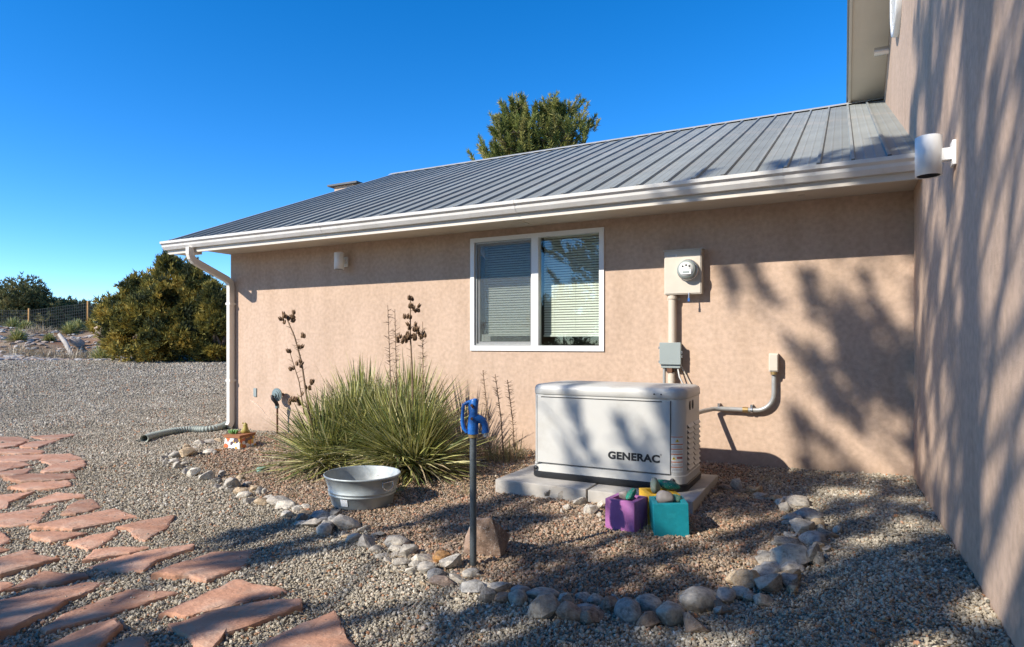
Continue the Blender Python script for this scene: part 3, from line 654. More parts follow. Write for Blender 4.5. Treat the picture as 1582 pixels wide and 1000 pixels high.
for xx in (g0x+.045, g1x-.085): MB().lathe((xx, g0y+.0005, PZ+.075), [(.018, 0), (.018, -.002), (.001, -.002)], 14, 'y').build('lift_hole', 'black', gen)

# ------------------------------------------------------------------ rocks
def rock_mesh(seed, planes=13, sub=3):
    rs = np.random.default_rng(seed); bm = bmesh.new(); bmesh.ops.create_icosphere(bm, subdivisions=sub, radius=1)
    nn = rs.normal(size=(planes, 3)); nn /= np.linalg.norm(nn, axis=1)[:, None]; hh = rs.uniform(.60, .98, planes)
    for v in bm.verts:
        d = np.array(v.co); q = nn@d; r = min([1.05]+[h/x for h, x in zip(hh, q) if x > .05])
        r = r*.93+.07*.9 + .05*mnoise.noise(Vector(d)*2.2+Vector((seed, 0, 0))) + .02*mnoise.noise(Vector(d)*6)
        v.co = Vector(d*r)
    for f in bm.faces: f.smooth = True
    me = bpy.data.meshes.new('rock'); bm.to_mesh(me); bm.free(); me.materials.append(M['rock']); return me
def hull_rock(seed, n=16, bev=.10):
    rs = np.random.default_rng(seed); bm = bmesh.new(); q = rs.normal(size=(n, 3)); q /= np.linalg.norm(q, axis=1)[:, None]; q *= rs.uniform(.82, 1.08, (n, 1))
    for p in q: bm.verts.new(p)
    r = bmesh.ops.convex_hull(bm, input=bm.verts); bmesh.ops.delete(bm, geom=[g for g in r['geom_interior'] if isinstance(g, bmesh.types.BMVert)], context='VERTS')
    bmesh.ops.dissolve_limit(bm, angle_limit=R(9), verts=bm.verts, edges=bm.edges)
    bmesh.ops.bevel(bm, geom=list(bm.edges), offset=bev, segments=2, profile=.6, affect='EDGES', clamp_overlap=True)
    bmesh.ops.triangulate(bm, faces=bm.faces); bmesh.ops.subdivide_edges(bm, edges=[e for e in bm.edges if e.calc_length() > .35], cuts=1, use_grid_fill=True); bmesh.ops.triangulate(bm, faces=bm.faces)
    for v in bm.verts: v.co *= 1+.07*mnoise.noise(v.co*2.5+Vector((seed, 0, 0)))+.03*mnoise.noise(v.co*7)
    for f in bm.faces: f.smooth = True
    for e in bm.edges:
        if len(e.link_faces) == 2 and e.calc_face_angle(0) > R(28): e.smooth = False
    me = bpy.data.meshes.new('rock'); bm.to_mesh(me); bm.free(); me.materials.append(M['rock']); return me
ROCKS = [hull_rock(s, 11+s % 5*2, .05+.015*(s % 4)) if s % 4 else rock_mesh(s) for s in range(10)]
TONE = {'g': (.33, .295, .245), 'd': (.19, .175, .155), 'b': (.27, .26, .24), 'w': (.48, .43, .35), 't': (.40, .30, .19), 'o': (.42, .22, .08), 'n': (.26, .19, .14)}
def rock(px, py, w, h, tone, parent=None, name='rock', sink=.16, k=None):
    p = G(px, py+h*.30); d = depth(p); W = w/980*d; Hh = h/980*d
    me = ROCKS[random.randrange(10) if k is None else k]
    o = obj(name, me, parent, (p.x, p.y, p.z+Hh*(.5-sink)))
    o.scale = (W*.60, W*.60*random.uniform(.75, 1.0), max(Hh*.70, W*.27)); o.rotation_euler = (random.uniform(-.2, .2), random.uniform(-.2, .2), YAW+random.uniform(-.5, .5))
    c = np.array(TONE[tone])*random.uniform(1.15, 1.6); o.color = (*c, 1); return o
RL = []
def RR(zx, zy, sc, rows):
    for (a, b, w, h, t) in rows: RL.append((zx+a/sc, zy+b/sc, w, h, t))
RR(240, 580, 3.955, [(55, 500, 14, 10, 'g'), (75, 535, 15, 10, 'g'), (110, 530, 16, 11, 'w'), (140, 555, 18, 12, 'w'), (185, 480, 28, 15, 't'), (228, 470, 20, 13, 'w'), (200, 440, 15, 8, 't'), (280, 415, 20, 9, 'w'), (335, 410, 18, 8, 'g'), (380, 400, 14, 8, 't'),
  (330, 470, 22, 8, 'w'), (385, 462, 14, 9, 'o'), (125, 490, 18, 12, 'g'), (195, 590, 18, 11, 'w'), (232, 600, 23, 13, 'w'), (320, 625, 26, 15, 'w'), (405, 610, 14, 11, 'g'), (375, 650, 16, 10, 'g'), (385, 680, 16, 10, 'w'), (480, 670, 30, 20, 'g'), (518, 632, 13, 8, 't'), (465, 712, 20, 10, 'g'),
  (522, 712, 22, 10, 't'), (540, 735, 20, 10, 'w'), (600, 705, 18, 12, 't'), (652, 708, 20, 13, 'w'), (585, 765, 24, 13, 'g'), (652, 780, 22, 11, 't'), (692, 750, 18, 9, 'g'), (745, 775, 34, 10, 'g'), (800, 797, 32, 11, 'w'), (880, 815, 24, 9, 'w'), (810, 850, 28, 9, 'w'), (930, 835, 26, 10, 't'), (905, 870, 24, 12, 'd'),
  (1010, 860, 26, 12, 'b'), (1035, 887, 24, 12, 'b'), (950, 905, 30, 13, 'g'), (1100, 855, 20, 12, 'd'), (1160, 910, 40, 20, 'g'), (1040, 930, 26, 14, 'g'), (560, 668, 12, 8, 'g')])
RR(380, 700, 3.3325, [(400, 400, 25, 18, 'g'), (610, 400, 22, 11, 'g'), (515, 420, 18, 9, 'g'), (570, 440, 36, 13, 'g'), (682, 420, 19, 9, 'g'), (650, 462, 42, 18, 'd'), (770, 462, 34, 17, 'g'), (670, 500, 18, 10, 'g'), (770, 497, 22, 10, 'w'), (705, 525, 26, 11, 'w'), (830, 512, 34, 16, 'g'),
  (740, 550, 20, 10, 'g'), (800, 565, 26, 12, 'g'), (918, 542, 40, 24, 'w'), (855, 615, 22, 13, 'w'), (935, 597, 30, 17, 'g'), (1010, 542, 27, 18, 'o'), (1075, 573, 44, 22, 'w'), (975, 633, 30, 16, 'b'), (1005, 668, 36, 16, 'n'), (1110, 642, 38, 14, 'g'), (1150, 622, 30, 12, 'w'), (1170, 692, 40, 16, 'b'),
  (1240, 742, 32, 20, 'd'), (1318, 752, 20, 16, 'n'), (1292, 692, 28, 10, 'w'), (880, 575, 22, 10, 'g')])
RR(760, 720, 3.5725, [(50, 685, 36, 16, 'g'), (160, 692, 28, 16, 'b'), (62, 735, 24, 16, 'n'), (142, 740, 30, 22, 'g'), (280, 712, 44, 18, 'g'), (285, 788, 47, 36, 'g'), (420, 740, 34, 18, 'g'), (430, 815, 37, 27, 'n'), (560, 813, 56, 30, 'n'), (505, 730, 24, 11, 'g'), (570, 745, 22, 14, 'g'),
  (650, 770, 30, 22, 'n'), (710, 740, 28, 18, 'b'), (760, 810, 41, 34, 'b'), (860, 768, 40, 22, 'g'), (865, 857, 34, 24, 'n'), (985, 832, 39, 38, 'g'), (1135, 755, 47, 38, 'g'), (1145, 870, 49, 32, 'n'), (1180, 712, 38, 16, 'g'), (1292, 725, 30, 20, 'g'), (1285, 780, 36, 21, 'n'), (1385, 712, 32, 20, 'g'),
  (1380, 628, 42, 22, 't'), (330, 160, 24, 15, 'd'), (390, 162, 26, 17, 'g'), (430, 228, 22, 13, 'g'), (500, 172, 20, 12, 'g'), (490, 205, 24, 13, 'g'), (540, 250, 26, 15, 'w'), (605, 225, 15, 14, 'w'), (1292, 122, 20, 9, 'n'), (1355, 112, 21, 18, 'w'), (1390, 132, 20, 13, 'n')])
RR(1100, 700, 3.282, [(240, 195, 26, 13, 't'), (250, 222, 25, 9, 'g'), (330, 225, 26, 10, 't'), (380, 272, 28, 25, 'g'), (440, 252, 36, 16, 'g'), (420, 315, 17, 8, 'g'), (480, 318, 36, 14, 'b'), (442, 347, 34, 10, 'd'), (458, 382, 42, 20, 'g'), (540, 365, 21, 15, 't'), (597, 407, 35, 20, 'n'), (410, 415, 27, 12, 'b'),
  (512, 440, 38, 19, 'b'), (388, 460, 40, 17, 'd'), (545, 482, 33, 15, 't'), (330, 510, 32, 11, 'g'), (432, 490, 32, 14, 'b'), (400, 532, 58, 34, 'g'), (530, 530, 34, 33, 'd'), (295, 545, 40, 15, 'g'), (290, 587, 38, 13, 'b'), (400, 585, 36, 14, 'g'), (275, 615, 42, 15, 'b'), (415, 632, 42, 18, 't'), (395, 657, 36, 20, 'b'),
  (310, 678, 50, 28, 'g'), (180, 652, 46, 26, 't'), (272, 742, 36, 24, 'g'), (318, 460, 14, 8, 'd')])
c0 = G(760, 850)
border = thing('rock_border', c0, 'ring of loose grey and tan rocks edging the gravel bed', 'rock border')
for r_ in RL: rock(*r_, parent=border, name='rock')
for (a_, b_, w_, h_, t_) in RL:
    if random.random() < .62: rock(a_+random.uniform(-.7, .7)*w_, b_+random.uniform(-.3, .55)*h_, w_*random.uniform(.4, .7), h_*random.uniform(.45, .75), random.choice('gwtwgb'), parent=border, name='rock')
ROCKS.append(hull_rock(77, 13, .08)); b = rock(748, 842, 68, 58, 'n', None, 'boulder', .12, 10)
b.scale = (b.scale[0]*1.0, b.scale[1]*1.0, b.scale[2]*1.05)
b.color = (.27, .185, .135, 1); tag(b, 'big brown boulder just behind the blue hydrant pipe', 'boulder')
b = rock(403, 727, 18, 8, 'w', None, 'painted_stone', .2, 2); b.color = (.22, .36, .28, 1); tag(b, 'small pale green stone on the red gravel left of the yucca', 'stone')

# ------------------------------------------------------------------ flagstones
def Z(pts): return [(a/2.94, 660+b_/2.94) for a, b_ in pts]
FL = [Z(q) for q in (
 [(140, 48), (335, 36), (345, 42), (270, 60), (200, 64), (150, 55)], [(85, 98), (150, 72), (240, 64), (275, 63), (230, 80), (170, 103), (110, 104)], [(-120, 62), (90, 52), (150, 62), (130, 70), (40, 74), (-120, 80)], [(-90, 88), (70, 78), (125, 74), (70, 96), (0, 104), (-90, 106)],
 [(-100, 112), (150, 107), (212, 114), (190, 126), (100, 132), (-100, 136)], [(-60, 152), (90, 137), (250, 131), (180, 153), (90, 167), (-60, 170)], [(-120, 180), (110, 170), (150, 180), (60, 196), (0, 210), (-120, 214)], [(-60, 226), (60, 202), (155, 188), (120, 220), (60, 232), (-60, 240)],
 [(175, 165), (215, 140), (320, 132), (385, 148), (330, 157), (230, 177)], [(180, 215), (240, 182), (385, 160), (390, 188), (330, 206), (200, 219)], [(10, 245), (130, 226), (340, 214), (345, 238), (250, 252), (90, 264)], [(30, 288), (120, 271), (320, 254), (325, 275), (250, 288), (100, 297)],
 [(-90, 332), (60, 315), (165, 300), (100, 330), (42, 352), (30, 376), (-90, 400)], [(105, 375), (180, 332), (260, 300), (390, 318), (385, 330), (280, 344)], [(-80, 420), (60, 396), (255, 362), (210, 408), (170, 450), (60, 461), (-80, 468)], [(275, 410), (310, 370), (360, 345), (420, 333), (470, 372), (400, 394), (340, 409)],
 [(130, 470), (290, 432), (420, 402), (520, 380), (630, 415), (480, 448), (330, 478)], [(525, 470), (640, 440), (795, 412), (765, 465), (660, 530), (625, 525), (575, 475)], [(140, 500), (240, 490), (400, 490), (330, 513), (230, 538), (160, 520)], [(300, 545), (400, 512), (530, 482), (540, 495), (470, 545), (400, 570)],
 [(-90, 480), (0, 485), (35, 510), (45, 525), (0, 548), (-90, 558)], [(-60, 570), (0, 562), (50, 570), (0, 582), (-60, 590)], [(-130, 640), (0, 605), (100, 570), (160, 563), (165, 590), (280, 615), (140, 653), (0, 698), (-130, 715)], [(380, 625), (420, 572), (560, 550), (680, 547), (680, 558), (590, 588)],
 [(395, 650), (560, 600), (740, 564), (880, 546), (870, 570), (720, 620), (650, 670), (560, 672), (480, 665)], [(20, 765), (200, 677), (290, 682), (390, 684), (400, 695), (290, 723), (130, 743)], [(-60, 722), (0, 720), (60, 727), (60, 735), (0, 763), (-60, 780)],
 [(-110, 850), (0, 810), (180, 754), (400, 717), (485, 713), (400, 768), (330, 798), (240, 858), (60, 950), (-110, 1010)], [(185, 945), (280, 868), (500, 773), (590, 738), (820, 763), (690, 805), (500, 870), (350, 913), (215, 950)], [(200, 1020), (400, 928), (530, 893), (548, 915), (430, 1000), (390, 1040), (220, 1060)],
 [(520, 1000), (580, 967), (640, 968), (660, 1000), (690, 1060), (480, 1060)])]
FL += [[(231, 898), (265, 882), (327, 858), (398, 850), (375, 880), (345, 893), (318, 905), (290, 898)], [(243, 956), (299, 932), (364, 903), (440, 913), (445, 918), (370, 938), (285, 958)],
 [(258, 975), (330, 955), (400, 940), (465, 935), (466, 945), (400, 970), (345, 986), (325, 1010), (295, 1004), (285, 988)], [(400, 1006), (450, 976), (520, 945), (526, 964), (545, 1000), (560, 1040), (470, 1070), (390, 1040)], [(20, 1040), (130, 992), (178, 968), (190, 975), (150, 1010), (60, 1070)], [(-40, 1020), (0, 1002), (30, 1004), (10, 1035), (-40, 1060)]]
path = bpy.data.objects.new('flagstone_path', None); link(path, None, G(120, 820)); path['kind'] = 'structure'
path['label'] = 'irregular red sandstone flagstones laid in the gravel'
FLX = []
for q in FL:
    P = [G(*p) for p in q]; cen = sum(P, Vector())/len(P)
    FLX.append([(p.x, p.y) for p in P])
    out = []
    n = len(P)
    for i in range(n):
        a, b_ = P[i], P[(i+1) % n]; m_ = max(1, int((b_-a).length/.032))
        for k in range(m_):
            t = k/m_; p = a.lerp(b_, t); nrm = Vector((b_.y-a.y, a.x-b_.x, 0)).normalized()
            p = p + nrm*(mnoise.noise(p*7)*.016+mnoise.noise(p*22)*.009+mnoise.noise(p*60)*.004); out.append(p)
    bm = bmesh.new(); zt = max(p.z for p in P)*.3+cen.z*.7+.022+random.uniform(-.003, .008)
    tilt = (random.uniform(-.006, .006), random.uniform(-.006, .006))
    # rings: foot, lower edge, top edge, top inset
    rings = []
    for (ins, dz) in ((.0, -.05), (.0, -.013), (.003, -.006), (.012, -.002), (.030, 0)):
        row = []
        for i, p in enumerate(out):
            d = (cen-p); d.z = 0; L_ = max(d.length, 1e-3); q2 = p+d/L_*ins*random.uniform(.4, 1.6)
            z = zt+dz+tilt[0]*(q2.x-cen.x)*8+tilt[1]*(q2.y-cen.y)*8+(mnoise.noise(q2*16)*.003 if dz > -.02 else 0)
            row.append(bm.verts.new((q2.x-cen.x, q2.y-cen.y, z-cen.z)))
        rings.append(row)
    m_ = len(out)
    for a, b_ in zip(rings[:-1], rings[1:]):
        for i in range(m_): bm.faces.new((a[i], a[(i+1) % m_], b_[(i+1) % m_], b_[i]))
    bm.faces.new(rings[-1]); bm.faces.new(rings[0][::-1]); bmesh.ops.recalc_face_normals(bm, faces=bm.faces)
    me = bpy.data.meshes.new('flagstone'); bm.to_mesh(me); bm.free(); me.materials.append(M['flag'])
    obj('flagstone', me, path, cen)

# ------------------------------------------------------------------ gravel: single stones, denser near the path
def inpoly(x, y, poly):
    c = np.zeros(len(x), bool); n = len(poly)
    for i in range(n):
        (x0, y0), (x1, y1) = poly[i], poly[(i+1) % n]
        if abs(y1-y0) < 1e-9: continue
        hit = ((y0 > y) != (y1 > y)) & (x < (x1-x0)*(y-y0)/(y1-y0)+x0); c ^= hit
    return c
bedpx = [(300, 708), (318, 728), (350, 745), (420, 775), (530, 815), (620, 855), (700, 882), (800, 922), (920, 940), (1040, 942), (1130, 915), (1210, 870), (1245, 830), (1225, 785), (1150, 757), (1130, 748)]
BED = [(G(*p).x, G(*p).y) for p in bedpx]+[(-.62, 5.4), (-.75, 5.99), (-6.4, 5.99), (-6.6, 5.6)]
pcol = bpy.data.collections.new('gravel_stones')
def pebble(seed, m):
    rs = np.random.default_rng(seed); bm = bmesh.new(); bmesh.ops.create_icosphere(bm, subdivisions=1, radius=.5)
    nn = rs.normal(size=(7, 3)); nn /= np.linalg.norm(nn, axis=1)[:, None]; hh = rs.uniform(.30, .5, 7)
    for v in bm.verts:
        d = np.array(v.co)/.5; q = nn@d; r = min([.52]+[h/x for h, x in zip(hh, q) if x > .05]); v.co = Vector(d*max(r, .25)*np.array((1.15, .9, .68)))
    me = bpy.data.meshes.new('gravel_stone'); bm.to_mesh(me); bm.free(); me.materials.append(m); return me
def gravel(name, label, P, S, colv, m):
    n = len(P); me = bpy.data.meshes.new(name); me.vertices.add(n); me.vertices.foreach_set('co', P.astype(np.float32).ravel())
    rot = RNG.uniform(-1.1, 1.1, (n, 3)); rot[:, 2] = RNG.uniform(0, 6.283, n)
    for nm, t, v in (('rot', 'FLOAT_VECTOR', rot), ('scl', 'FLOAT_VECTOR', np.repeat(S[:, None], 3, 1)*RNG.uniform(.8, 1.2, (n, 3))), ('pcol', 'FLOAT', colv)):
        a = me.attributes.new(nm, t, 'POINT'); a.data.foreach_set('vector' if t != 'FLOAT' else 'value', v.astype(np.float32).ravel())
    a = me.attributes.new('pick', 'INT', 'POINT'); a.data.foreach_set('value', RNG.integers(0, 6, n).astype(np.int32))
    col = bpy.data.collections.new(name+'_stones')
    for s in range(6): col.objects.link(bpy.data.objects.new('gravel_stone', pebble(s+11, M[m])))
    ng = bpy.data.node_groups.new(name, 'GeometryNodeTree')
    ng.interface.new_socket('Geometry', in_out='INPUT', socket_type='NodeSocketGeometry'); ng.interface.new_socket('Geometry', in_out='OUTPUT', socket_type='NodeSocketGeometry')
    gi = ng.nodes.new('NodeGroupInput'); go = ng.nodes.new('NodeGroupOutput')
    ip = ng.nodes.new('GeometryNodeInstanceOnPoints'); ci = ng.nodes.new('GeometryNodeCollectionInfo')
    ci.inputs['Collection'].default_value = col; ci.inputs['Separate Children'].default_value = True; ci.inputs['Reset Children'].default_value = True
    ng.links.new(gi.outputs[0], ip.inputs['Points']); ng.links.new(ci.outputs[0], ip.inputs['Instance']); ip.inputs['Pick Instance'].default_value = True
    def na(nm, t):
        q = ng.nodes.new('GeometryNodeInputNamedAttribute'); q.data_type = t; q.inputs[0].default_value = nm; return q.outputs[0]
    er = ng.nodes.new('FunctionNodeEulerToRotation'); ng.links.new(na('rot', 'FLOAT_VECTOR'), er.inputs[0]); ng.links.new(er.outputs[0], ip.inputs['Rotation'])
    ng.links.new(na('scl', 'FLOAT_VECTOR'), ip.inputs['Scale']); ng.links.new(na('pick', 'INT'), ip.inputs['Instance Index'])
    ng.links.new(ip.outputs[0], go.inputs[0])
    o = obj(name, me); o['kind'] = 'stuff'; tag(o, label, 'gravel')
    md = o.modifiers.new('stones', 'NODES'); md.node_group = ng; return o
PX = []; SS = []
for (t0, t1, dia, cov, u0, u1) in ((1.9, 3.2, .0130, 1.5, -.95, .95), (3.2, 4.6, .0138, 1.4, -.95, .95), (4.6, 6.2, .015, 1.3, -.95, .8), (6.2, 9.2, .0175, 1.15, -.95, .2), (9.2, 13, .021, .9, -.95, -.36), (13, 17, .026, .7, -.9, -.38), (17, 21, .032, .5, -.9, -.38)):
    n = int((u1-u0)*(t1*t1-t0*t0)/2*cov/(dia*dia*.62)); t = np.sqrt(RNG.uniform(t0*t0, t1*t1, n)); u = RNG.uniform(u0, u1, n)
    PX.append(np.stack([(cs*u-sn)*t, (sn*u+cs)*t], 1)); SS.append(dia*np.clip(RNG.lognormal(-.04, .30, n), .5, 1.9))
PX = np.concatenate(PX); SS = np.concatenate(SS)
ok = ((PX[:, 1] < WY-.005) | (PX[:, 0] < XL-.01)) & (PX[:, 0] < WX-.005)
ok &= ~((PX[:, 0] > -2.40) & (PX[:, 0] < -.872) & (PX[:, 1] > 4.31) & (PX[:, 1] < 5.31))
onflag = np.zeros(len(PX), bool)
for q in FLX:
    cx, cy = np.mean(q, 0); onflag |= inpoly(PX[:, 0], PX[:, 1], [(cx+(a-cx)*.93, cy+(b_-cy)*.93) for a, b_ in q])
stray = (RNG.uniform(0, 1, len(PX)) < .012) & onflag; ok &= ~onflag | stray; PX = PX[ok]; SS = SS[ok]; stray = stray[ok]; SS = np.where(stray, SS*.75, SS)
bed = inpoly(PX[:, 0]+RNG.normal(0, .04, len(PX)), PX[:, 1]+RNG.normal(0, .04, len(PX)), BED)
pz = tz(PX[:, 0], PX[:, 1])+SS*.12+RNG.uniform(-.3, .4, len(SS))*SS+stray*.016
fn_ = np.sin(PX[:, 0]*2.1+1.3*np.sin(PX[:, 1]*1.7))*np.sin(PX[:, 1]*2.6+np.sin(PX[:, 0]*3.1))+.5*np.sin(PX[:, 0]*6.3+PX[:, 1]*4.7)*np.sin(PX[:, 1]*7.1-PX[:, 0]*2.9)
thin = (fn_ < -.55) & (RNG.uniform(0, 1, len(SS)) < .5); PX = PX[~thin]; SS = SS[~thin]; bed = bed[~thin]; pz = pz[~thin]; fn_ = fn_[~thin]
SS = SS*(1+.12*np.clip(fn_, -1, 1))
P3 = np.concatenate([PX, pz[:, None]], 1); cv = np.clip(RNG.uniform(0, 1, len(SS))+.05*fn_, 0, 1)
gravel('yard_gravel', 'grey and tan gravel covering the yard', P3[~bed], SS[~bed], cv[~bed], 'peb_y')
gravel('bed_gravel', 'reddish gravel inside the rock border', P3[bed], SS[bed]*1.08, cv[bed], 'peb_b')

# ------------------------------------------------------------------ hydrant
D = 3.40; r = ray(731, 531); hx, hy = r.x*D, r.y*D; hz = float(tz(hx, hy))
hyd = thing('yard_hydrant', (hx, hy, hz), 'blue yard hydrant head on a dark steel standpipe', 'hydrant')
ct = Vector((hx, hy, 0)); ax = Vector((cs, sn, 0)); az = Vector((0, 0, 1)); ay = Vector((-sn, cs, 0))
def hp(a, b, c_=0): return ct+ax*a+az*b+ay*c_
zt = CH-.0878*D+.0                         # top of the head
MB().tube([hp(0, hz-.2), hp(.0, zt-.17)], .0185, 16).build('standpipe', 'pipe', hyd)
hb = MB()
hb.tube([hp(0, zt-.185), hp(0, zt-.155)], .030, 8)
hb.tube([hp(0, zt-.16), hp(0, zt-.13), hp(.002, zt-.07), hp(.006, zt-.01), hp(.006, zt)], [.030, .029, .023, .023, .019], 12)
hb.tube([hp(.01, zt-.105), hp(.03, zt-.105), hp(.052, zt-.115), hp(.062, zt-.135), hp(.066, zt-.165), hp(.067, zt-.178)], [.026, .024, .021, .018, .018, .020], 12)
hb.tube([hp(-.012, zt-.005), hp(-.014, zt-.05), hp(-.006, zt-.11)], [.014, .012, .01], 8)
hb.tube([hp(.012, zt+.004), hp(.012, zt-.06), hp(.008, zt-.115)], [.010, .011, .008], 6)
hb.tube([hp(.0615, zt-.163), hp(.067, zt-.178)], [.0225, .0225], 6)
hb.build('head', 'blue', hyd)
for zz_ in (.03, .10): MB().tube([hp(-.006, zt-zz_, -.040), hp(-.006, zt-zz_, .04)], .0075, 6).build('bolt', 'rust', hyd)
MB().tube([hp(0, zt-.205), hp(0, zt-.186)], .026, 6).build('packing_nut', 'brass', hyd)
MB().tube([hp(-.02, zt-.01), hp(-.022, zt-.06), hp(-.012, zt-.12)], .005, 6).build('linkage', 'rust', hyd)
MB().tube([hp(.067, zt-.1785), hp(.068, zt-.20)], .017, 12).build('outlet', 'chrome', hyd)
MB().tube([hp(-.008, zt-.012), hp(-.035, zt-.02), hp(-.052, zt-.03), hp(-.056, zt-.07), hp(-.058, zt-.12), hp(-.052, zt-.155), hp(-.034, zt-.178)], [.011, .010, .010, .009, .011, .010, .008], 10).build('lever', 'blue', hyd)
MB().tube([hp(0, zt-.04, -.036), hp(0, zt-.04, .036)], .006, 8).build('pivot', 'rust', hyd)

# ------------------------------------------------------------------ tub
tb = G(560, 778); d = depth(tb)
tub = thing('washtub', tb, 'oval galvanised metal washtub standing in front of the yucca', 'tub')
A0 = YAW-R(38); ca, sa = math.cos(A0), math.sin(A0)
def oval(s_, z, n=48): return [(tb.x+ca*a-sa*b_, tb.y+sa*a+ca*b_, tb.z+z) for a, b_ in ((s_*.285*math.cos(w), s_*.27*math.sin(w)) for w in np.linspace(0, 2*math.pi, n, endpoint=False))]
def ovloft(levels, n=48):
    m_ = MB(); vs_ = [p for s_, z in levels for p in oval(s_, z, n)]
    return m_.add(vs_, [(i*n+k, i*n+(k+1) % n, (i+1)*n+(k+1) % n, (i+1)*n+k) for i in range(len(levels)-1) for k in range(n)], True)
b_ = ovloft([(.76, .005), (.79, .0), (.80, .012), (.868, .085), (.888, .088), (.892, .094), (.876, .098), (.880, .106), (.902, .110), (.906, .117), (.890, .121), (.985, .215), (1.01, .217), (1.02, .224), (1.01, .231), (.99, .231), (.975, .222), (.86, .09), (.78, .012), (.01, .010)])
b_.build('shell', 'galv', tub, fix=False)
def handle(sgn):
    m_ = MB(); pts = []
    for w in np.linspace(0, math.pi, 9):
        a = sgn*(.285*.95+.012+.006*math.sin(w)); t = .05*math.cos(w); zz = .195-.055*math.sin(w)**.6
        pts.append((tb.x+ca*a-sa*t, tb.y+sa*a+ca*t, tb.z+zz))
    m_.tube(pts+[pts[0]], .0045, 6); m_.build('handle', 'chrome', tub)
handle(1); handle(-1)
w0 = R(-118)-A0+YAW
m_ = MB(); vs_ = []
for k in range(5):
    w = w0+.24*k/4
    for s_, z in ((.823, .03), (.871, .082)): vs_.append((tb.x+ca*(s_*.288*math.cos(w))-sa*(s_*.273*math.sin(w)), tb.y+sa*(s_*.288*math.cos(w))+ca*(s_*.273*math.sin(w)), tb.z+z))
m_.add(vs_, [(2*k, 2*k+2, 2*k+3, 2*k+1) for k in range(4)]).build('sticker', 'white', tub, fix=False)

# ------------------------------------------------------------------ painted planters with painted rocks
def planter(cx, cy, rot, w, h, m, label, tilt=0.):
    z0 = float(tz(cx, cy))-.006
    t = thing('cube_planter', (cx, cy, z0), label, 'planter', 'painted cube planters')
    mt_ = Matrix.Translation((cx, cy, z0)) @ Matrix.Rotation(rot, 4, 'Z') @ Matrix.Rotation(tilt, 4, 'Y')
    q = w/2; i_ = q-.032; bm = MB()
    outer0 = [(-q, -q, 0), (q, -q, 0), (q, q, 0), (-q, q, 0)]; outer1 = [(a*1.0, b2*1.0, h) for a, b2, _ in outer0]
    in1 = [(math.copysign(i_, a), math.copysign(i_, b2), h) for a, b2, _ in outer0]; in0 = [(a, b2, h-.06) for a, b2, _ in in1]
    V = [mt_@Vector(p) for p in outer0+outer1+in1+in0]
    F = [(3, 2, 1, 0)]+[(k, (k+1) % 4, 4+(k+1) % 4, 4+k) for k in range(4)]+[(4+k, 4+(k+1) % 4, 8+(k+1) % 4, 8+k) for k in range(4)]+[(8+k, 8+(k+1) % 4, 12+(k+1) % 4, 12+k) for k in range(4)]
    bm.add(V, F); bm.build('pot', m, t, fix=False, bevel=.004)
    MB().add([mt_@Vector((a, b2, h-.05)) for a, b2, _ in in1], [(0, 1, 2, 3)]).build('soil', 'soil', t, fix=False)
    return mt_
def prock(mt_, loc, sc, rot, seed, painted, label):
    me = rock_mesh(seed, 9, 3); me.materials.clear(); me.materials.append(M['paintrock']); o = obj('painted_rock', me, None, mt_@Vector(loc)); o.scale = sc; o.rotation_euler = rot
    o.color = (1, 1, 1, painted); tag(o, label, 'rock')
pa, pb = G(935, 818), G(980, 826)
rot = math.atan2(pb.y-pa.y, pb.x-pa.x); w = (pb-pa).length; c_ = (pa+pb)/2+Vector((-math.sin(rot), math.cos(rot), 0))*w/2
m1 = planter(c_.x, c_.y, rot, w, w*1.0, 'purple', 'purple painted cube planter, leftmost of the three')
prock(m1, (-.018, .0, w+.012), (.038, .032, .034), (.2, .3, .4), 31, 0, 'dull grey rock standing in the purple planter')
prock(m1, (.038, -.012, w+.02), (.028, .03, .05), (.1, .5, .2), 32, 1, 'green painted rock standing in the purple planter')
ta, tb2 = G(1010, 830), G(1066, 830); rot2 = math.atan2(tb2.y-ta.y, tb2.x-ta.x); w2 = (tb2-ta).length*.97; c2 = (ta+tb2)/2+Vector((-math.sin(rot2), math.cos(rot2), 0))*w2/2
m2 = planter(c2.x, c2.y, rot2, w2, w2*.98, 'teal', 'teal painted cube planter in front of the yellow one', -.03)
prock(m2, (-.022, -.02, w2+.012), (.052, .042, .046), (.1, .2, .1), 33, 0, 'grey brown rock on the left in the teal planter')
prock(m2, (.05, .01, w2+.0), (.04, .035, .035), (.3, .2, .7), 34, .7, 'half green painted rock on the right in the teal planter')
yc = c2+Vector((-math.sin(rot2), math.cos(rot2), 0))*w2*1.02+Vector((cs, sn, 0))*(-.028)
m3 = planter(yc.x, yc.y, rot2+.18, w2*1.0, w2*.98, 'yellow', 'yellow painted cube planter behind the teal and purple ones')
prock(m3, (-.03, -.01, w2+.03), (.034, .032, .06), (.1, -.3, .2), 35, .35, 'upright grey rock at the left of the yellow planter')
prock(m3, (.06, .035, w2+.025), (.085, .05, .032), (.05, .12, .2), 36, 1, 'flat green painted rock lying across the yellow planter')

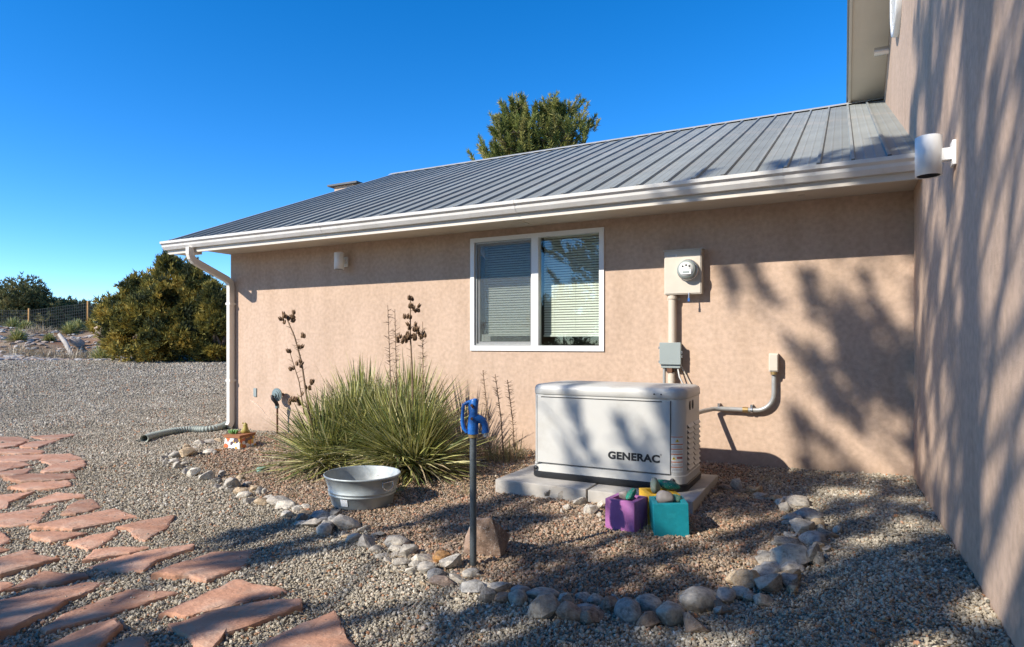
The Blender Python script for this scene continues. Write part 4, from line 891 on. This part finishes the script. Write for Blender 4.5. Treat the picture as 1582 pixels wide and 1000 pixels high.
# ------------------------------------------------------------------ drain hose, tiled planter
hpix = [(352, 660), (338, 666), (318, 668.5), (296, 668.5), (272, 671), (250, 675.5), (233, 680), (222, 684)]
hpts = [Vector((dx-.005, 5.93, gl+.07))]+[G(*p)+Vector((0, 0, .045)) for p in hpix]
dense = []
for i in range(len(hpts)-1):
    p0, p1, p2, p3 = hpts[max(i-1, 0)], hpts[i], hpts[i+1], hpts[min(i+2, len(hpts)-1)]
    for k in range(14):
        t = k/14; dense.append(.5*((2*p1)+(-p0+p2)*t+(2*p0-5*p1+4*p2-p3)*t*t+(-p0+3*p1-3*p2+p3)*t**3))
m_ = MB(); pts = []; rad = []; acc = 0; last = dense[0]
for p in dense:
    acc += (p-last).length; last = p
Ltot = acc; step = .009; acc = 0; i = 0; seglen = 0; cur = dense[0]; k = 0
samples = [dense[0]]
for p in dense[1:]:
    while (p-samples[-1]).length > step: samples.append(samples[-1]+(p-samples[-1]).normalized()*step)
rad = [(.048, .042, .034, .042)[j % 4] for j in range(len(samples))]
ho = m_.tube(samples, rad, 14, cap=False).build('drain_hose', 'hose', None, fix=False)
tag(ho, 'corrugated grey-green drain hose leading from the downspout onto the gravel', 'hose')
pC, pL, pR = G(370, 695), G(346.5, 693), G(394.5, 689)
tp = thing('tile_planter', pC, 'small planter covered in painted orange and white tiles by the wall corner', 'planter')
eL = (pL-pC); eR = (pR-pC); hgt = .158
def tplv(f, z): 
    c = pC+eL*.5+eR*.5; return [Vector((c.x, c.y, pC.z))+f*(eL*a+eR*b2)+Vector((0, 0, z)) for a, b2 in ((-.5, -.5), (.5, -.5), (.5, .5), (-.5, .5))]
m_ = MB(); V = tplv(1.08, -.01)+tplv(.93, hgt-.03); m_.add(V, [(3, 2, 1, 0), (0, 1, 5, 4), (1, 2, 6, 5), (2, 3, 7, 6), (3, 0, 4, 7), (4, 5, 6, 7)]); m_.build('body', 'tile', tp)
m_ = MB(); V = tplv(1.02, hgt-.0295)+tplv(1.04, hgt); m_.add(V, [(3, 2, 1, 0), (0, 1, 5, 4), (1, 2, 6, 5), (2, 3, 7, 6), (3, 0, 4, 7), (4, 5, 6, 7)]); m_.build('rim', 'terracotta', tp)
tc_ = pC+eL*.5+eR*.5; tc_.z = pC.z+hgt
fg = thing('frog_figurine', tc_+Vector((.03, .05, 0)), 'ochre sitting animal figurine on the tiled planter', 'figurine')
q = tc_+Vector((.03, .05, 0))
MB().lathe(q, [(.001, 0), (.034, .004), (.038, .03), (.03, .065), (.024, .08), (.026, .095), (.018, .112), (.001, .116)], 14).build('body', 'figure', fg)
for s_ in (-1, 1):
    MB().lathe(q+Vector((cs*.014*s_-.01, sn*.014*s_-.01, .108)), [(.001, 0), (.009, .004), (.008, .014), (.001, .018)], 8).build('eye', 'figure', fg)
    MB().lathe(q+Vector((cs*.034*s_, sn*.034*s_, 0)), [(.001, 0), (.02, .004), (.018, .03), (.001, .045)], 8).build('leg', 'figure', fg)
su = thing('succulent', tc_+Vector((-.07, -.03, 0)), 'small green succulent growing in the tiled planter', 'plant')
for k in range(14):
    a = k*2.4; q0 = tc_+Vector((-.07+.05*math.cos(a)*(k/14), -.03+.04*math.sin(a)*(k/14), 0)); MB().tube([q0, q0+Vector((.012*math.cos(a), .012*math.sin(a), .02)), q0+Vector((.02*math.cos(a), .02*math.sin(a), .045))], [.008, .012, .003], 6).build('leaf', 'cactus', su)

# ------------------------------------------------------------------ vegetation helpers
def blades(c, n, L0, L1, w, elmin, elmax, droop, pal, spread=.08, seg=4, az=None):
    """arching narrow leaves from one heart: quads, colour per blade"""
    a = RNG.uniform(0, 2*math.pi, n) if az is None else RNG.uniform(az[0], az[1], n)
    e = elmin+(elmax-elmin)*RNG.beta(1.25, 1.1, n); Ln = RNG.uniform(L0, L1, n)
    d = np.stack([np.cos(a)*np.cos(e), np.sin(a)*np.cos(e), np.sin(e)], 1)
    side = np.stack([-np.sin(a), np.cos(a), np.zeros(n)], 1); tw = RNG.normal(0, .5, n)[:, None]
    upv = np.cross(side, d); side = side*np.cos(tw)+upv*np.sin(tw)
    base = np.array(c)+RNG.normal(0, spread, (n, 3))*np.array([1, 1, .35])
    ts = np.linspace(0, 1, seg+1); P = []
    dr = RNG.uniform(.3, 1.0, n)*droop
    bend = RNG.normal(0, .03, (n, 3))
    for t in ts:
        p = base+d*(Ln*t)[:, None]+bend*(t*t)*Ln[:, None]; p[:, 2] -= dr*(t**2.2)*Ln*np.cos(e); P.append(p)
    Q = []
    for i in range(seg):
        w0, w1 = w*(1-.15*ts[i])*(1 if i else .8), w*(1-ts[i+1])**.6 if i == seg-1 else w*(1-.2*ts[i+1])
        if i == seg-1: w1 = w*.08
        Q.append(np.stack([P[i]-side*w0/2, P[i]+side*w0/2, P[i+1]+side*w1/2, P[i+1]-side*w1/2], 1))
    Q = np.stack(Q, 1)                      # n, seg, 4, 3
    pal = np.array(pal); ci = RNG.integers(0, len(pal), n); colr = pal[ci]*RNG.uniform(.75, 1.25, (n, 1))
    colr = np.repeat(colr[:, None, :], seg*4, 1)
    return Q.reshape(-1, 3), colr.reshape(-1, 3)
def fixz(V, lift=.01):
    V = V.copy(); g = tz(V[:, 0], V[:, 1])+lift; V[:, 2] = np.maximum(V[:, 2], g); return V
YP = [(.29, .30, .085), (.37, .37, .11), (.47, .44, .16), (.17, .20, .065), (.58, .53, .27), (.34, .33, .14), (.11, .14, .05)]
DRY = [(.34, .27, .16), (.28, .21, .11), (.40, .34, .22)]
def yucca(name, c, n, L0, L1, w, label, group, dry=.14, elmin=-.12, droop=.16, hearts=None):
    t = thing(name, c, label, 'yucca', group)
    hearts = hearts or [Vector((0, 0, 0))]
    VV, CC = [], []
    for h in hearts:
        q = Vector(c)+h
        a, b2 = blades(q, n//len(hearts), L0, L1, w, elmin, 1.5, droop, YP, spread=.035*L1/.7); VV.append(a); CC.append(b2)
        a, b2 = blades(q, int(n*dry)//len(hearts), L0*.7, L1*.85, w, -.1, .35, .4, DRY, spread=.05*L1/.7); VV.append(a); CC.append(b2)
    o = obj('leaves', mesh_np('leaves', fixz(np.concatenate(VV)), 4, 'blade', np.concatenate(CC)), t); o['kind'] = 'stuff'
    m_ = MB()
    for h in hearts: q = Vector(c)+h; m_.tube([q+Vector((0, 0, -.08)), q+Vector((0, 0, .06))], [.06*L1/.7, .04*L1/.7], 8)
    m_.build('stem', 'stalk', t); return t
def stalk(parent, pts, r0, pods, twigs=10, name='flower_stalk'):
    m_ = MB(); P = [Vector(p) for p in pts]
    m_.tube(P, list(np.linspace(r0, r0*.45, len(P))), 6)
    for k in range(twigs):
        t = random.uniform(.25, .98)*(len(P)-1); i = int(t); q = P[i].lerp(P[min(i+1, len(P)-1)], t-i); a = random.uniform(0, 6.28)
        m_.tube([q, q+Vector((math.cos(a)*.045, math.sin(a)*.045, random.uniform(.0, .035)))], [.0026, .001], 4)
    o = m_.build(name, 'stalk', parent)
    for (q, n, s_) in pods:
        for k in range(n):
            a = random.uniform(0, 6.28); off = Vector((math.cos(a), math.sin(a), random.uniform(-.8, .9)))*s_*random.uniform(.3, 1); c = Vector(q)+off
            mm = MB(); dr = Vector((random.uniform(-.6, .6), random.uniform(-.6, .6), 1)).normalized(); u = dr.orthogonal().normalized()
            for j in range(3):
                wv = Matrix.Rotation(j*2.094+a, 3, dr)@u; mm.tube([c, c+dr*.010+wv*.008, c+dr*.030+wv*.010, c+dr*.046+wv*.009], [.003, .0085, .0065, .001], 5)
            mm.tube([c-off*.4, c], [.002, .002], 4); mm.build('seed_pod', 'pod', o)
    return o
def PXY(px, py, d):
    r = ray(px, py); return Vector((r.x*d, r.y*d, CH+r.z*d))
yc1 = G(548, 724); yc2 = G(622, 731); yc3 = G(600, 700)
y1 = yucca('yucca', yc1, 2400, .48, .80, .0115, 'broad green narrow-leaved yucca with tall podded stalk, behind the washtub', 'yuccas by the house wall', hearts=[Vector((-.10, .05, .12)), Vector((.22, .1, .14)), Vector((-.22, -.12, .05))])
y2 = yucca('yucca', yc2, 2000, .48, .78, .0115, 'green narrow-leaved yucca beside the hydrant with a bushy podded stalk', 'yuccas by the house wall', hearts=[Vector((-.05, 0, .14)), Vector((.17, -.03, .08))])
y3 = yucca('yucca', yc3, 1000, .6, .95, .0115, 'green yucca fan at the back against the stucco wall', 'yuccas by the house wall', elmin=.35, hearts=[Vector((-.35, .0, .15)), Vector((.25, .05, .15))])
ds = depth(yc1)-.1
stalk(y1, [PXY(488, 690, ds), PXY(476, 630, ds), PXY(466, 560, ds), PXY(455, 520, ds), PXY(443, 492, ds)], .011, [(PXY(445, 494, ds), 20, .075), (PXY(470, 522, ds), 3, .03), (PXY(464, 540, ds), 3, .02), (PXY(448, 545, ds), 3, .025), (PXY(463, 565, ds), 4, .035), (PXY(451, 573, ds), 3, .02), (PXY(481, 592, ds), 4, .03)], 22)
stalk(y1, [PXY(470, 640, ds+.2), PXY(462, 590, ds+.2), PXY(448, 545, ds+.2)], .007, [(PXY(452, 622, ds), 12, .08), (PXY(476, 604, ds), 3, .03)], 10)
d3 = depth(yc2)-.12
stalk(y2, [PXY(638, 660, d3), PXY(637, 580, d3), PXY(634, 520, d3), PXY(634, 462, d3)], .010, [(PXY(634, 465, d3), 3, .03), (PXY(639, 478, d3), 9, .06), (PXY(629, 493, d3), 5, .04), (PXY(637, 508, d3), 9, .06), (PXY(624, 528, d3), 9, .06), (PXY(648, 520, d3), 8, .06), (PXY(636, 525, d3), 8, .06)], 14)
for (a, b2, c2_, d2) in ((606, 660, 599, 472), (614, 660, 610, 478), (654, 660, 653, 497)):
    stalk(y2, [PXY(a, b2, d3), PXY((a+c2_)/2, (b2+d2)/2, d3), PXY(c2_, d2, d3)], .0055, [], 60, 'bare_stalk')
# dry stalks between the yucca and the generator
for (px, py, tx, ty, nm) in ((757, 712, 746, 572, 'leftmost'), (779, 714, 765, 578, 'middle'), (796, 712, 784, 587, 'rightmost')):
    p = G(px, py); d = depth(p); t = thing('dry_stalk_plant', p, f'dry brown bristly stalk by the wall left of the generator, {nm} of three', 'plant', 'dry stalks by the wall')
    stalk(t, [p-Vector((0, 0, .03)), PXY((px+tx)/2+2, (py+ty)/2, d), PXY(tx, ty, d)], .007, [], 70, 'stem')
    V, c_ = blades(p, 60, .12, .32, .006, .5, 1.5, .2, [(.33, .26, .15), (.25, .20, .10), (.22, .22, .09)], spread=.07, seg=3)
    o = obj('leaves', mesh_np('leaves', fixz(V), 4, 'blade', c_), t); o['kind'] = 'stuff'

# ------------------------------------------------------------------ trees
def sprays(P, Dr, n, ln, wd, spread, colr):
    """bunches of n narrow leaves at points P pointing along Dr"""
    m_ = len(P); P = np.repeat(P, n, 0); Dr = np.repeat(Dr, n, 0); colr = np.repeat(colr, n, 0)
    d = Dr+RNG.normal(0, spread, P.shape); d /= np.linalg.norm(d, axis=1)[:, None]
    L_ = ln*RNG.uniform(.6, 1.3, len(P))[:, None]; s_ = np.cross(d, RNG.normal(size=P.shape)); s_ /= np.linalg.norm(s_, axis=1)[:, None]; s_ *= wd/2
    mid_ = P+d*L_*.45; tip = P+d*L_
    Q = np.stack([P, mid_-s_, tip, mid_+s_], 1); return Q.reshape(-1, 3), np.repeat(colr*RNG.uniform(.7, 1.3, (len(P), 1)), 4, 0)
def unit(v): return v/np.linalg.norm(v, axis=-1, keepdims=True)
def juniper(c, lobes, nspray, ln, wd, pal, label, name='juniper_tree', group='junipers beyond the drive', per=7, trunk_h=1.0):
    """lobes: (dx, dy, dz, rx, ry, rz) ellipsoids in metres from the base"""
    t = thing(name, c, label, 'tree', group); c = np.array(c); lob = np.array(lobes)
    sub = []
    for q in lob:
        k_ = max(5, int(14*q[3]*q[5]))
        for _ in range(min(k_, 26)):
            dd = unit(RNG.normal(size=3)*np.array([1, 1, .9])+np.array([0, 0, .25])); f_ = RNG.uniform(.55, .95); rr_ = RNG.uniform(.2, .42)
            sub.append([*(q[:3]+dd*q[3:]*f_), q[3]*rr_, q[4]*rr_, q[5]*rr_*1.35])
    big = lob; lob = np.concatenate([np.array(sub), big*np.array([1, 1, 1, .92, .92, .92])])
    vol = lob[:, 3]*lob[:, 4]*lob[:, 5]; wt = vol**.7; nb = len(big); wt[:-nb] *= .6*np.sum(wt[-nb:])/max(1e-6, np.sum(wt[:-nb]))/.4; pick = RNG.choice(len(lob), nspray, p=wt/np.sum(wt))
    d = unit(RNG.normal(size=(nspray, 3))); rr = RNG.uniform(.35, 1, nspray)**.45
    bumps = np.array([mnoise.noise(Vector(q*2.3)+Vector((float(k), 0, 0))) for q, k in zip(d, pick)])
    rr = rr*(1+.38*bumps)
    P = c+lob[pick, :3]+d*lob[pick, 3:]*rr[:, None]
    keep = P[:, 2] > tz(P[:, 0], P[:, 1])+.03
    # open gaps
    gap = np.array([mnoise.noise(Vector(q*1.1)) for q in P]); keep &= gap > -.22
    P = P[keep]; d = d[keep]
    pal = np.array(pal); gold = np.array([mnoise.noise(Vector(q*2.2)) for q in P]); idx = np.clip(((gold+.5)/1.0*len(pal)+RNG.normal(0, .7, len(P))).astype(int), 0, len(pal)-1)
    V, cc = sprays(P, unit(d*.8+np.array([0, 0, .75])), per, ln, wd, .45, pal[idx])
    o = obj('crown', mesh_np('crown', V, 4, 'leaf', cc), t)
    m_ = MB(); rs = random.Random(int(abs(c[0])*97))
    for k in range(8):
        q = lob[k % len(lob)]; e = Vector(c+q[:3]*np.array([.8, .8, .9])); s0 = Vector(c)+Vector((rs.uniform(-.15, .15), rs.uniform(-.15, .15), -.15))
        md_ = s0.lerp(e, .45)+Vector((rs.uniform(-.15, .15), rs.uniform(-.15, .15), .1)); m_.tube([s0, md_, e], [.10*trunk_h, .06*trunk_h, .015], 7)
    m_.build('trunk', 'bark', t); return t
JP = [(.05, .06, .025), (.11, .115, .035), (.19, .175, .045), (.28, .23, .05), (.37, .285, .06), (.45, .33, .075)]
JD = [(.06, .07, .03), (.09, .10, .04), (.13, .135, .05), (.18, .17, .065), (.22, .19, .075)]
c = AT(258, 20.5); X_ = lambda a, b2, z, rx, ry, rz: (cs*a-sn*b2, sn*a+cs*b2, z, rx, ry, rz)
juniper(c, [X_(-.2, 0, 1.3, 1.35, 1.2, 1.3), X_(.25, .1, 2.2, .95, .9, 1.15), X_(-1.45, .2, 1.2, .85, .9, 1.15), X_(-1.2, .2, 2.0, .55, .6, .75), X_(1.05, 0, 1.4, .8, .9, 1.15), X_(.1, 0, 2.9, .45, .45, .6), X_(-.7, -.3, .8, 1.2, .9, .8), X_(.6, -.3, .7, 1.1, .9, .7), X_(.75, .1, 2.45, .45, .5, .65)], 19000, .17, .036, JP, 'large golden green juniper left of the downspout across the gravel drive')
c = AT(335, 20.0)
juniper(c, [X_(0, 0, 1.1, .62, .7, 1.1), X_(-.1, 0, 1.9, .35, .4, .65), X_(.35, .1, 1.5, .4, .5, .8), X_(.1, .2, .5, .8, .8, .5), X_(-.4, 0, .6, .5, .5, .6)], 9000, .17, .036, JP[:5], 'smaller narrow juniper right beside the downspout, next to the large one')
for i, (px, d, w, h, lab) in enumerate(((12, 42, 2.2, 3.0, 'dark low juniper behind the wire fence at the far left edge'), (52, 40, 2.6, 3.3, 'broad dark juniper behind the left wooden fence post'), (98, 42, 2.6, 2.8, 'dark juniper between the two fence posts, behind the mesh'), (-40, 40, 2.5, 3.2, 'dark juniper behind the fence left of the picture edge'), (140, 45, 2.0, 2.0, 'low dark juniper behind the right fence post'), (200, 48, 2.4, 2.4, 'dark juniper far behind the large golden one'), (320, 50, 3.0, 2.4, 'far juniper seen between the big juniper and the downspout'))):
    c = AT(px, d)
    juniper(c, [X_(random.uniform(-.5, .5)*w*.8, random.uniform(-.4, .4)*w, h*random.uniform(.35, .75), w*.55, w*.55, h*.36) for k in range(6)]+[X_(0, 0, h*.3, w*.9, w*.8, h*.35)], 6500, .24, .06, JD, lab, per=6)

def pine(c, h, crown0, radf, nl, label, tufts=14, tl=.30, nneed=70, nl_len=.11, nw=.014, pal=None, group=None, seed=1, name='pine_tree', off=(0, 0), gaps=()):
    """pine: trunk, upswept limbs and bottle-brush needle tufts; radf(f) = crown radius at height fraction f"""
    rs = np.random.default_rng(seed); t = thing(name, c, label, 'tree', group); c0 = np.array(c)
    tk = MB(); tk.tube([Vector(c0)+Vector((0, 0, -.2)), Vector(c0)+Vector((.05, .03, h*.35)), Vector(c0)+Vector((off[0]*.4, off[1]*.4, h*.7)), Vector(c0)+Vector((off[0], off[1], h*.97))], [.028*h, .022*h, .012*h, .003*h], 10); tk.build('trunk', 'bark', t)
    lb = MB(); TP, TD = [], []
    for i in range(nl):
        f = (i+.5)/nl; z = crown0+(h-crown0)*f; a = i*2.39996+rs.uniform(-.4, .4); Rr = radf(f)*rs.uniform(.72, 1.12)
        st = c0+np.array([off[0]*z/h, off[1]*z/h, z-.25*Rr]); out = np.array([math.cos(a), math.sin(a), 0])
        e = st+out*Rr+np.array([0, 0, .22*Rr+rs.uniform(-.2, .35)]); md_ = st*.5+e*.5+np.array([0, 0, -.1*Rr])
        lb.tube([Vector(st), Vector(md_), Vector(e)], [.012+.010*Rr, .010+.005*Rr, .006], 6)
        for k in range(tufts):
            s_ = rs.uniform(.3, 1.0)**.8 if k else 1.0
            p = (st*(1-s_)**2+2*md_*s_*(1-s_)+e*s_*s_) if k else e
            sd = np.array([-out[1], out[0], 0])*rs.normal(0, .30)*(.35+.65*s_)*max(.5, Rr*.75)+np.array([0, 0, rs.uniform(-.12, .28)])
            q = p+sd*(1 if k else 0)
            if any(np.linalg.norm(np.cross(q+np.array([0, 0, .2])-np.array(g_[0]), np.array(SUN))) < g_[1] for g_ in gaps): continue
            lb.tube([Vector(p), Vector(q)], [.008, .004], 4, cap=False)
            TP.append(q); TD.append(out*rs.uniform(.1, .7)+np.array([rs.normal(0, .25), rs.normal(0, .25), rs.uniform(.6, 1.1)])+sd*.6)
    lb.build('limbs', 'bark', t)
    TP = np.array(TP); TD = unit(np.array(TD)); m_ = len(TP); ll = tl*RNG.uniform(.7, 1.25, m_)
    s_ = RNG.uniform(0, 1, (m_, nneed)); P = TP[:, None]+TD[:, None]*(s_*ll[:, None])[..., None]
    pal = np.array(pal or [(.05, .075, .025), (.07, .095, .03), (.09, .11, .035), (.12, .13, .045), (.145, .145, .06)])
    ci = pal[RNG.integers(0, len(pal), m_)]; colr = np.repeat(ci[:, None], nneed, 1).reshape(-1, 3)
    V, cc = sprays(P.reshape(-1, 3), np.repeat(TD, nneed, 0), 1, nl_len, nw, .55, colr)
    obj('needles', mesh_np('needles', V, 4, 'leaf', cc), t); return t
# pine behind the house
r = ray(828, 531); d = 20.5; c = Vector((r.x*d, r.y*d, -.1))
pine(c, 8.45, 5.0, lambda f: 1.9*math.sqrt(max(.10, 1-(f*.98)**5))*(.92+.1*math.sin(f*20)), 90, 'green pine rising behind the grey metal roof', tufts=13, tl=.46, nneed=110, nl_len=.16, nw=.024, seed=5, pal=[(.10, .125, .03), (.16, .18, .04), (.21, .225, .055), (.27, .26, .07), (.33, .30, .10)])
# the pine behind the photographer whose shade falls on the wall and generator
def nsp(n_, s_): return Vector((.857*n_+.5145*s_, -.5145*n_+.857*s_, 0))
for (n_, s_, h_, R_, nl_, sd_, lab) in ((-1.35, -6.4, 10.6, 3.05, 128, 9, 'tall broad pine behind the camera, known by its dappled shade on the wall'), (2.1, -7.6, 10.8, 2.3, 95, 14, 'narrower pine behind the camera that shades the tall right wall')):
    c = nsp(n_, s_); c.z = float(tz(c.x, c.y))
    pine(c, h_, 1.5, lambda f: (R_*math.sqrt(max(.05, 1-(max(f-.35, 0)/.65)**2.2)))*(.8+.2*min(1, f*5)), nl_, lab, tufts=8, tl=.55, nneed=130, nl_len=.15, nw=.03, seed=sd_, group='pines behind the camera', gaps=(((-1.22, 3.72, .08), .42), ((-2.05, 4.54, .45), .30), ((-1.25, 4.54, .45), .28), ((.51, 3.0, 1.2), .22), ((.51, 2.7, .5), .2), ((.51, 3.4, 1.9), .2), ((-.35, 6, .9), .2), ((-.1, 6, 1.6), .2), ((-2.6, 2.3, -.1), .3), ((-1.9, 2.2, -.1), .25), ((-.3, 3.6, -.1), .22), ((.1, 2.8, 0), .22), ((-3.0, 1.7, -.1), .3), ((-2.2, 3.0, -.1), .25))+tuple(((WX, 2.5+.16*k_, .2+(k_*1.37) % 2.2), .17) for k_ in range(18))+tuple(((-3.4+3.8*((k_*.618) % 1), 1.6+2.9*((k_*.755) % 1), -.08), .15) for k_ in range(26)))  # gaps: crowns opened along sun lines to put light flecks on chosen spots
for (x, y, s_, lab) in ((-16, -26, 1.6, 'rounded juniper behind the camera, mirrored in the right window pane'), (-19, -15, 1.5, 'broad juniper behind the camera, mirrored in the left window pane'), (-24, -13, 1.4, 'juniper behind the camera at the left, beyond the path')):
    cc_ = Vector((x, y, float(tz(x, y))))
    juniper(cc_, [(0, 0, 1.3*s_, 1.4*s_, 1.4*s_, 1.3*s_), (.6*s_, .2, 2.0*s_, .8*s_, .8*s_, 1.0*s_), (-.7*s_, 0, 1.6*s_, .8*s_, .8*s_, 1.1*s_), (0, 0, 2.6*s_, .5*s_, .5*s_, .6*s_)], 5000, .2, .045, JD, lab, group='junipers behind the camera')

# ------------------------------------------------------------------ fence, berm plants and stones
fp = [AT(px, 30.5) for px in (-135, -46, 45, 136, 226)]
fn = thing('wire_fence', fp[2], 'dark wire mesh fence on wooden posts along the rise at the left', 'fence')
postm = MB().lathe((0, 0, 0), [(.0, -.3), (.05, -.3), (.048, 1.28), (.0, 1.30)], 10).mesh('post', 'post')
for p in fp: obj('post', postm, fn, p)
for a, b2 in zip(fp[:-1], fp[1:]):
    m_ = MB(); dd = (b2-a); L_ = dd.length; u = dd/L_; nn_ = int(L_/.085)
    for k in range(nn_):
        q = a+dd*((k+.5)/nn_); m_.box(-.0045, .0045, -.0045, .0045, .0, 1.20, Matrix.Translation(q))
    for k in range(9):
        z = .04+k*.143; m_.tube([a+Vector((0, 0, z)), b2+Vector((0, 0, z))], .005, 4, cap=False)
    o = m_.build('wire_mesh', 'wire', fn, fix=False)
def tuft(c, n, L0, L1, w, pal, label, name, cat, group, elmin=.15, spread=.1):
    V, cc = blades(c, n, L0, L1, w, elmin, 1.5, .3, pal, spread=spread, seg=3)
    o = obj(name, mesh_np(name, fixz(V), 4, 'blade', cc)); tag(o, label, cat, group); return o
YF = [(.20, .23, .09), (.26, .28, .12), (.30, .30, .15), (.16, .20, .08)]
for (px, d, s_, lab) in ((28, 24.5, .55, 'small green yucca on the berm at the left edge'), (157, 21.6, .62, 'spiky green yucca at the berm foot nearest the big juniper'), (225, 20.6, .50, 'pale yucca at the foot of the big juniper'), (108, 28.5, .62, 'yucca clump in front of the fence mesh between the posts'), (20, 29.5, .6, 'pale yucca by the fence at the left edge'), (40, 29.2, .5, 'pale yucca at the foot of the left fence post'), (120, 29.3, .55, 'yucca just left of the right fence post'), (143, 29.0, .45, 'small yucca just right of the right fence post'), (76, 25.0, .35, 'tiny yucca halfway up the berm slope')):
    c = AT(px, d); yucca('small_yucca', c, 340, s_*.7, s_*1.1, .022, lab, 'small yuccas on the berm', dry=.25, elmin=.1, droop=.25)
for (px, d, n, lab) in ((30, 22.4, 300, 'dry tan grass clump at the berm foot, leftmost'), (62, 22.3, 330, 'dry tan grass clump at the berm foot below the log'), (85, 22.2, 300, 'dry tan grass clump right of the log foot'), (120, 22.3, 420, 'dry brown bush at the berm foot left of the spiky yucca'), (135, 23.4, 300, 'dry brown bush on the slope above the spiky yucca'), (195, 22.5, 250, 'dry grass under the left side of the big juniper'), (60, 28.7, 260, 'dry grass along the fence line')):
    tuft(AT(px, d), n, .2, .42, .012, [(.40, .31, .19), (.33, .24, .13), (.45, .38, .26)], lab, 'dry_grass', 'grass', 'dry grass on the berm', spread=.28)
p0 = AT(92, 24.4); p1 = AT(112, 22.9)
tag(MB().tube([p0+Vector((0, 0, .42)), (p0+p1)/2+Vector((0, 0, .34)), p1+Vector((0, 0, .10))], [.07, .085, .075], 8).build('weathered_log', 'logwood'), 'pale weathered log leaning on the berm', 'log')
o = obj('boulder', ROCKS[4], None, AT(160, 25.5)+Vector((0, 0, .22))); o.scale = (.50, .42, .40); o.color = (.46, .33, .22, 1); tag(o, 'tan boulder at the left foot of the big juniper', 'boulder')
o = obj('boulder', ROCKS[6], None, AT(118, 24.6)+Vector((0, 0, .12))); o.scale = (.36, .28, .22); o.color = (.36, .30, .25, 1); tag(o, 'grey boulder on the berm beside the weathered log', 'boulder')
# scree of pale stones on the berm: too many to count, one mass
ob = ROCKS[0].vertices; rv = np.array([v.co for v in bpy.data.meshes['gravel_stone'].vertices])*2; rf = np.array([p.vertices[:] for p in bpy.data.meshes['gravel_stone'].polygons])
VV = []; cols = []
for k in range(2000):
    band = random.random()
    d = random.uniform(21.0, 22.3) if band < .5 else random.uniform(22, 29.5); px = random.uniform(-120, 352)
    q = AT(px, d); s_ = random.uniform(.03, .13)*(1.2 if band < .5 else 1); a = random.uniform(0, 6.28); ca_, sa_ = math.cos(a), math.sin(a)
    v = rv*np.array([s_*1.3, s_, s_*.7]); v = np.stack([v[:, 0]*ca_-v[:, 1]*sa_, v[:, 0]*sa_+v[:, 1]*ca_, v[:, 2]], 1)+np.array([q.x, q.y, q.z+s_*.15])
    VV.append(v[rf].reshape(-1, 3)); cc = np.array(random.choice([(.50, .47, .43), (.42, .39, .35), (.45, .36, .29), (.36, .27, .20)]))*random.uniform(.8, 1.15); cols.append(np.repeat(cc[None], rf.size, 0))
o = obj('scree', mesh_np('scree', np.concatenate(VV), 3, 'leaf', np.concatenate(cols))); o['kind'] = 'stuff'; tag(o, 'pale broken stones strewn over the berm', 'stones')
# fallen needles and twigs on the gravel
n = 7000; t = np.sqrt(RNG.uniform(2.0**2, 6.6**2, n)); u = RNG.uniform(-.8, .9, n); lx, ly = (cs*u-sn)*t, (sn*u+cs)*t
okl = (ly < 5.9) & (lx < WX-.02); lx, ly = lx[okl], ly[okl]
PL = np.stack([lx, ly, tz(lx, ly)+.014], 1); al = RNG.uniform(0, 6.28, len(lx))
V, cc = sprays(PL, np.stack([np.cos(al), np.sin(al), RNG.uniform(-.05, .25, len(lx))], 1), 1, .05, .004, .02, np.array([(.36, .25, .13)]).repeat(len(lx), 0))
o = obj('needle_litter', mesh_np('needle_litter', V, 4, 'leaf', cc)); o['kind'] = 'stuff'; tag(o, 'fallen dry needles scattered on the gravel', 'litter')

# small dry weeds in the bed
for (px, py, n_, lab) in ((1003, 822, 26, 'tiny dry grass tuft between the purple and teal planters'), (800, 705, 90, 'low dry grass by the left edge of the slab'), (770, 712, 80, 'low dry grass between the yucca and the slab'), (722, 765, 40, 'small dry tuft behind the boulder near the yucca edge'), (1180, 745, 26, 'tiny dry tuft by the wall right of the slab'), (455, 770, 30, 'small dry tuft inside the rocks left of the washtub')):
    tuft(G(px, py), n_, .04, .12 if n_ < 50 else .2, .003, [(.42, .33, .20), (.34, .26, .14), (.28, .26, .12)], lab, 'dry_weed', 'weed', 'dry weeds in the bed', elmin=.3, spread=.03 if n_ < 50 else .09)
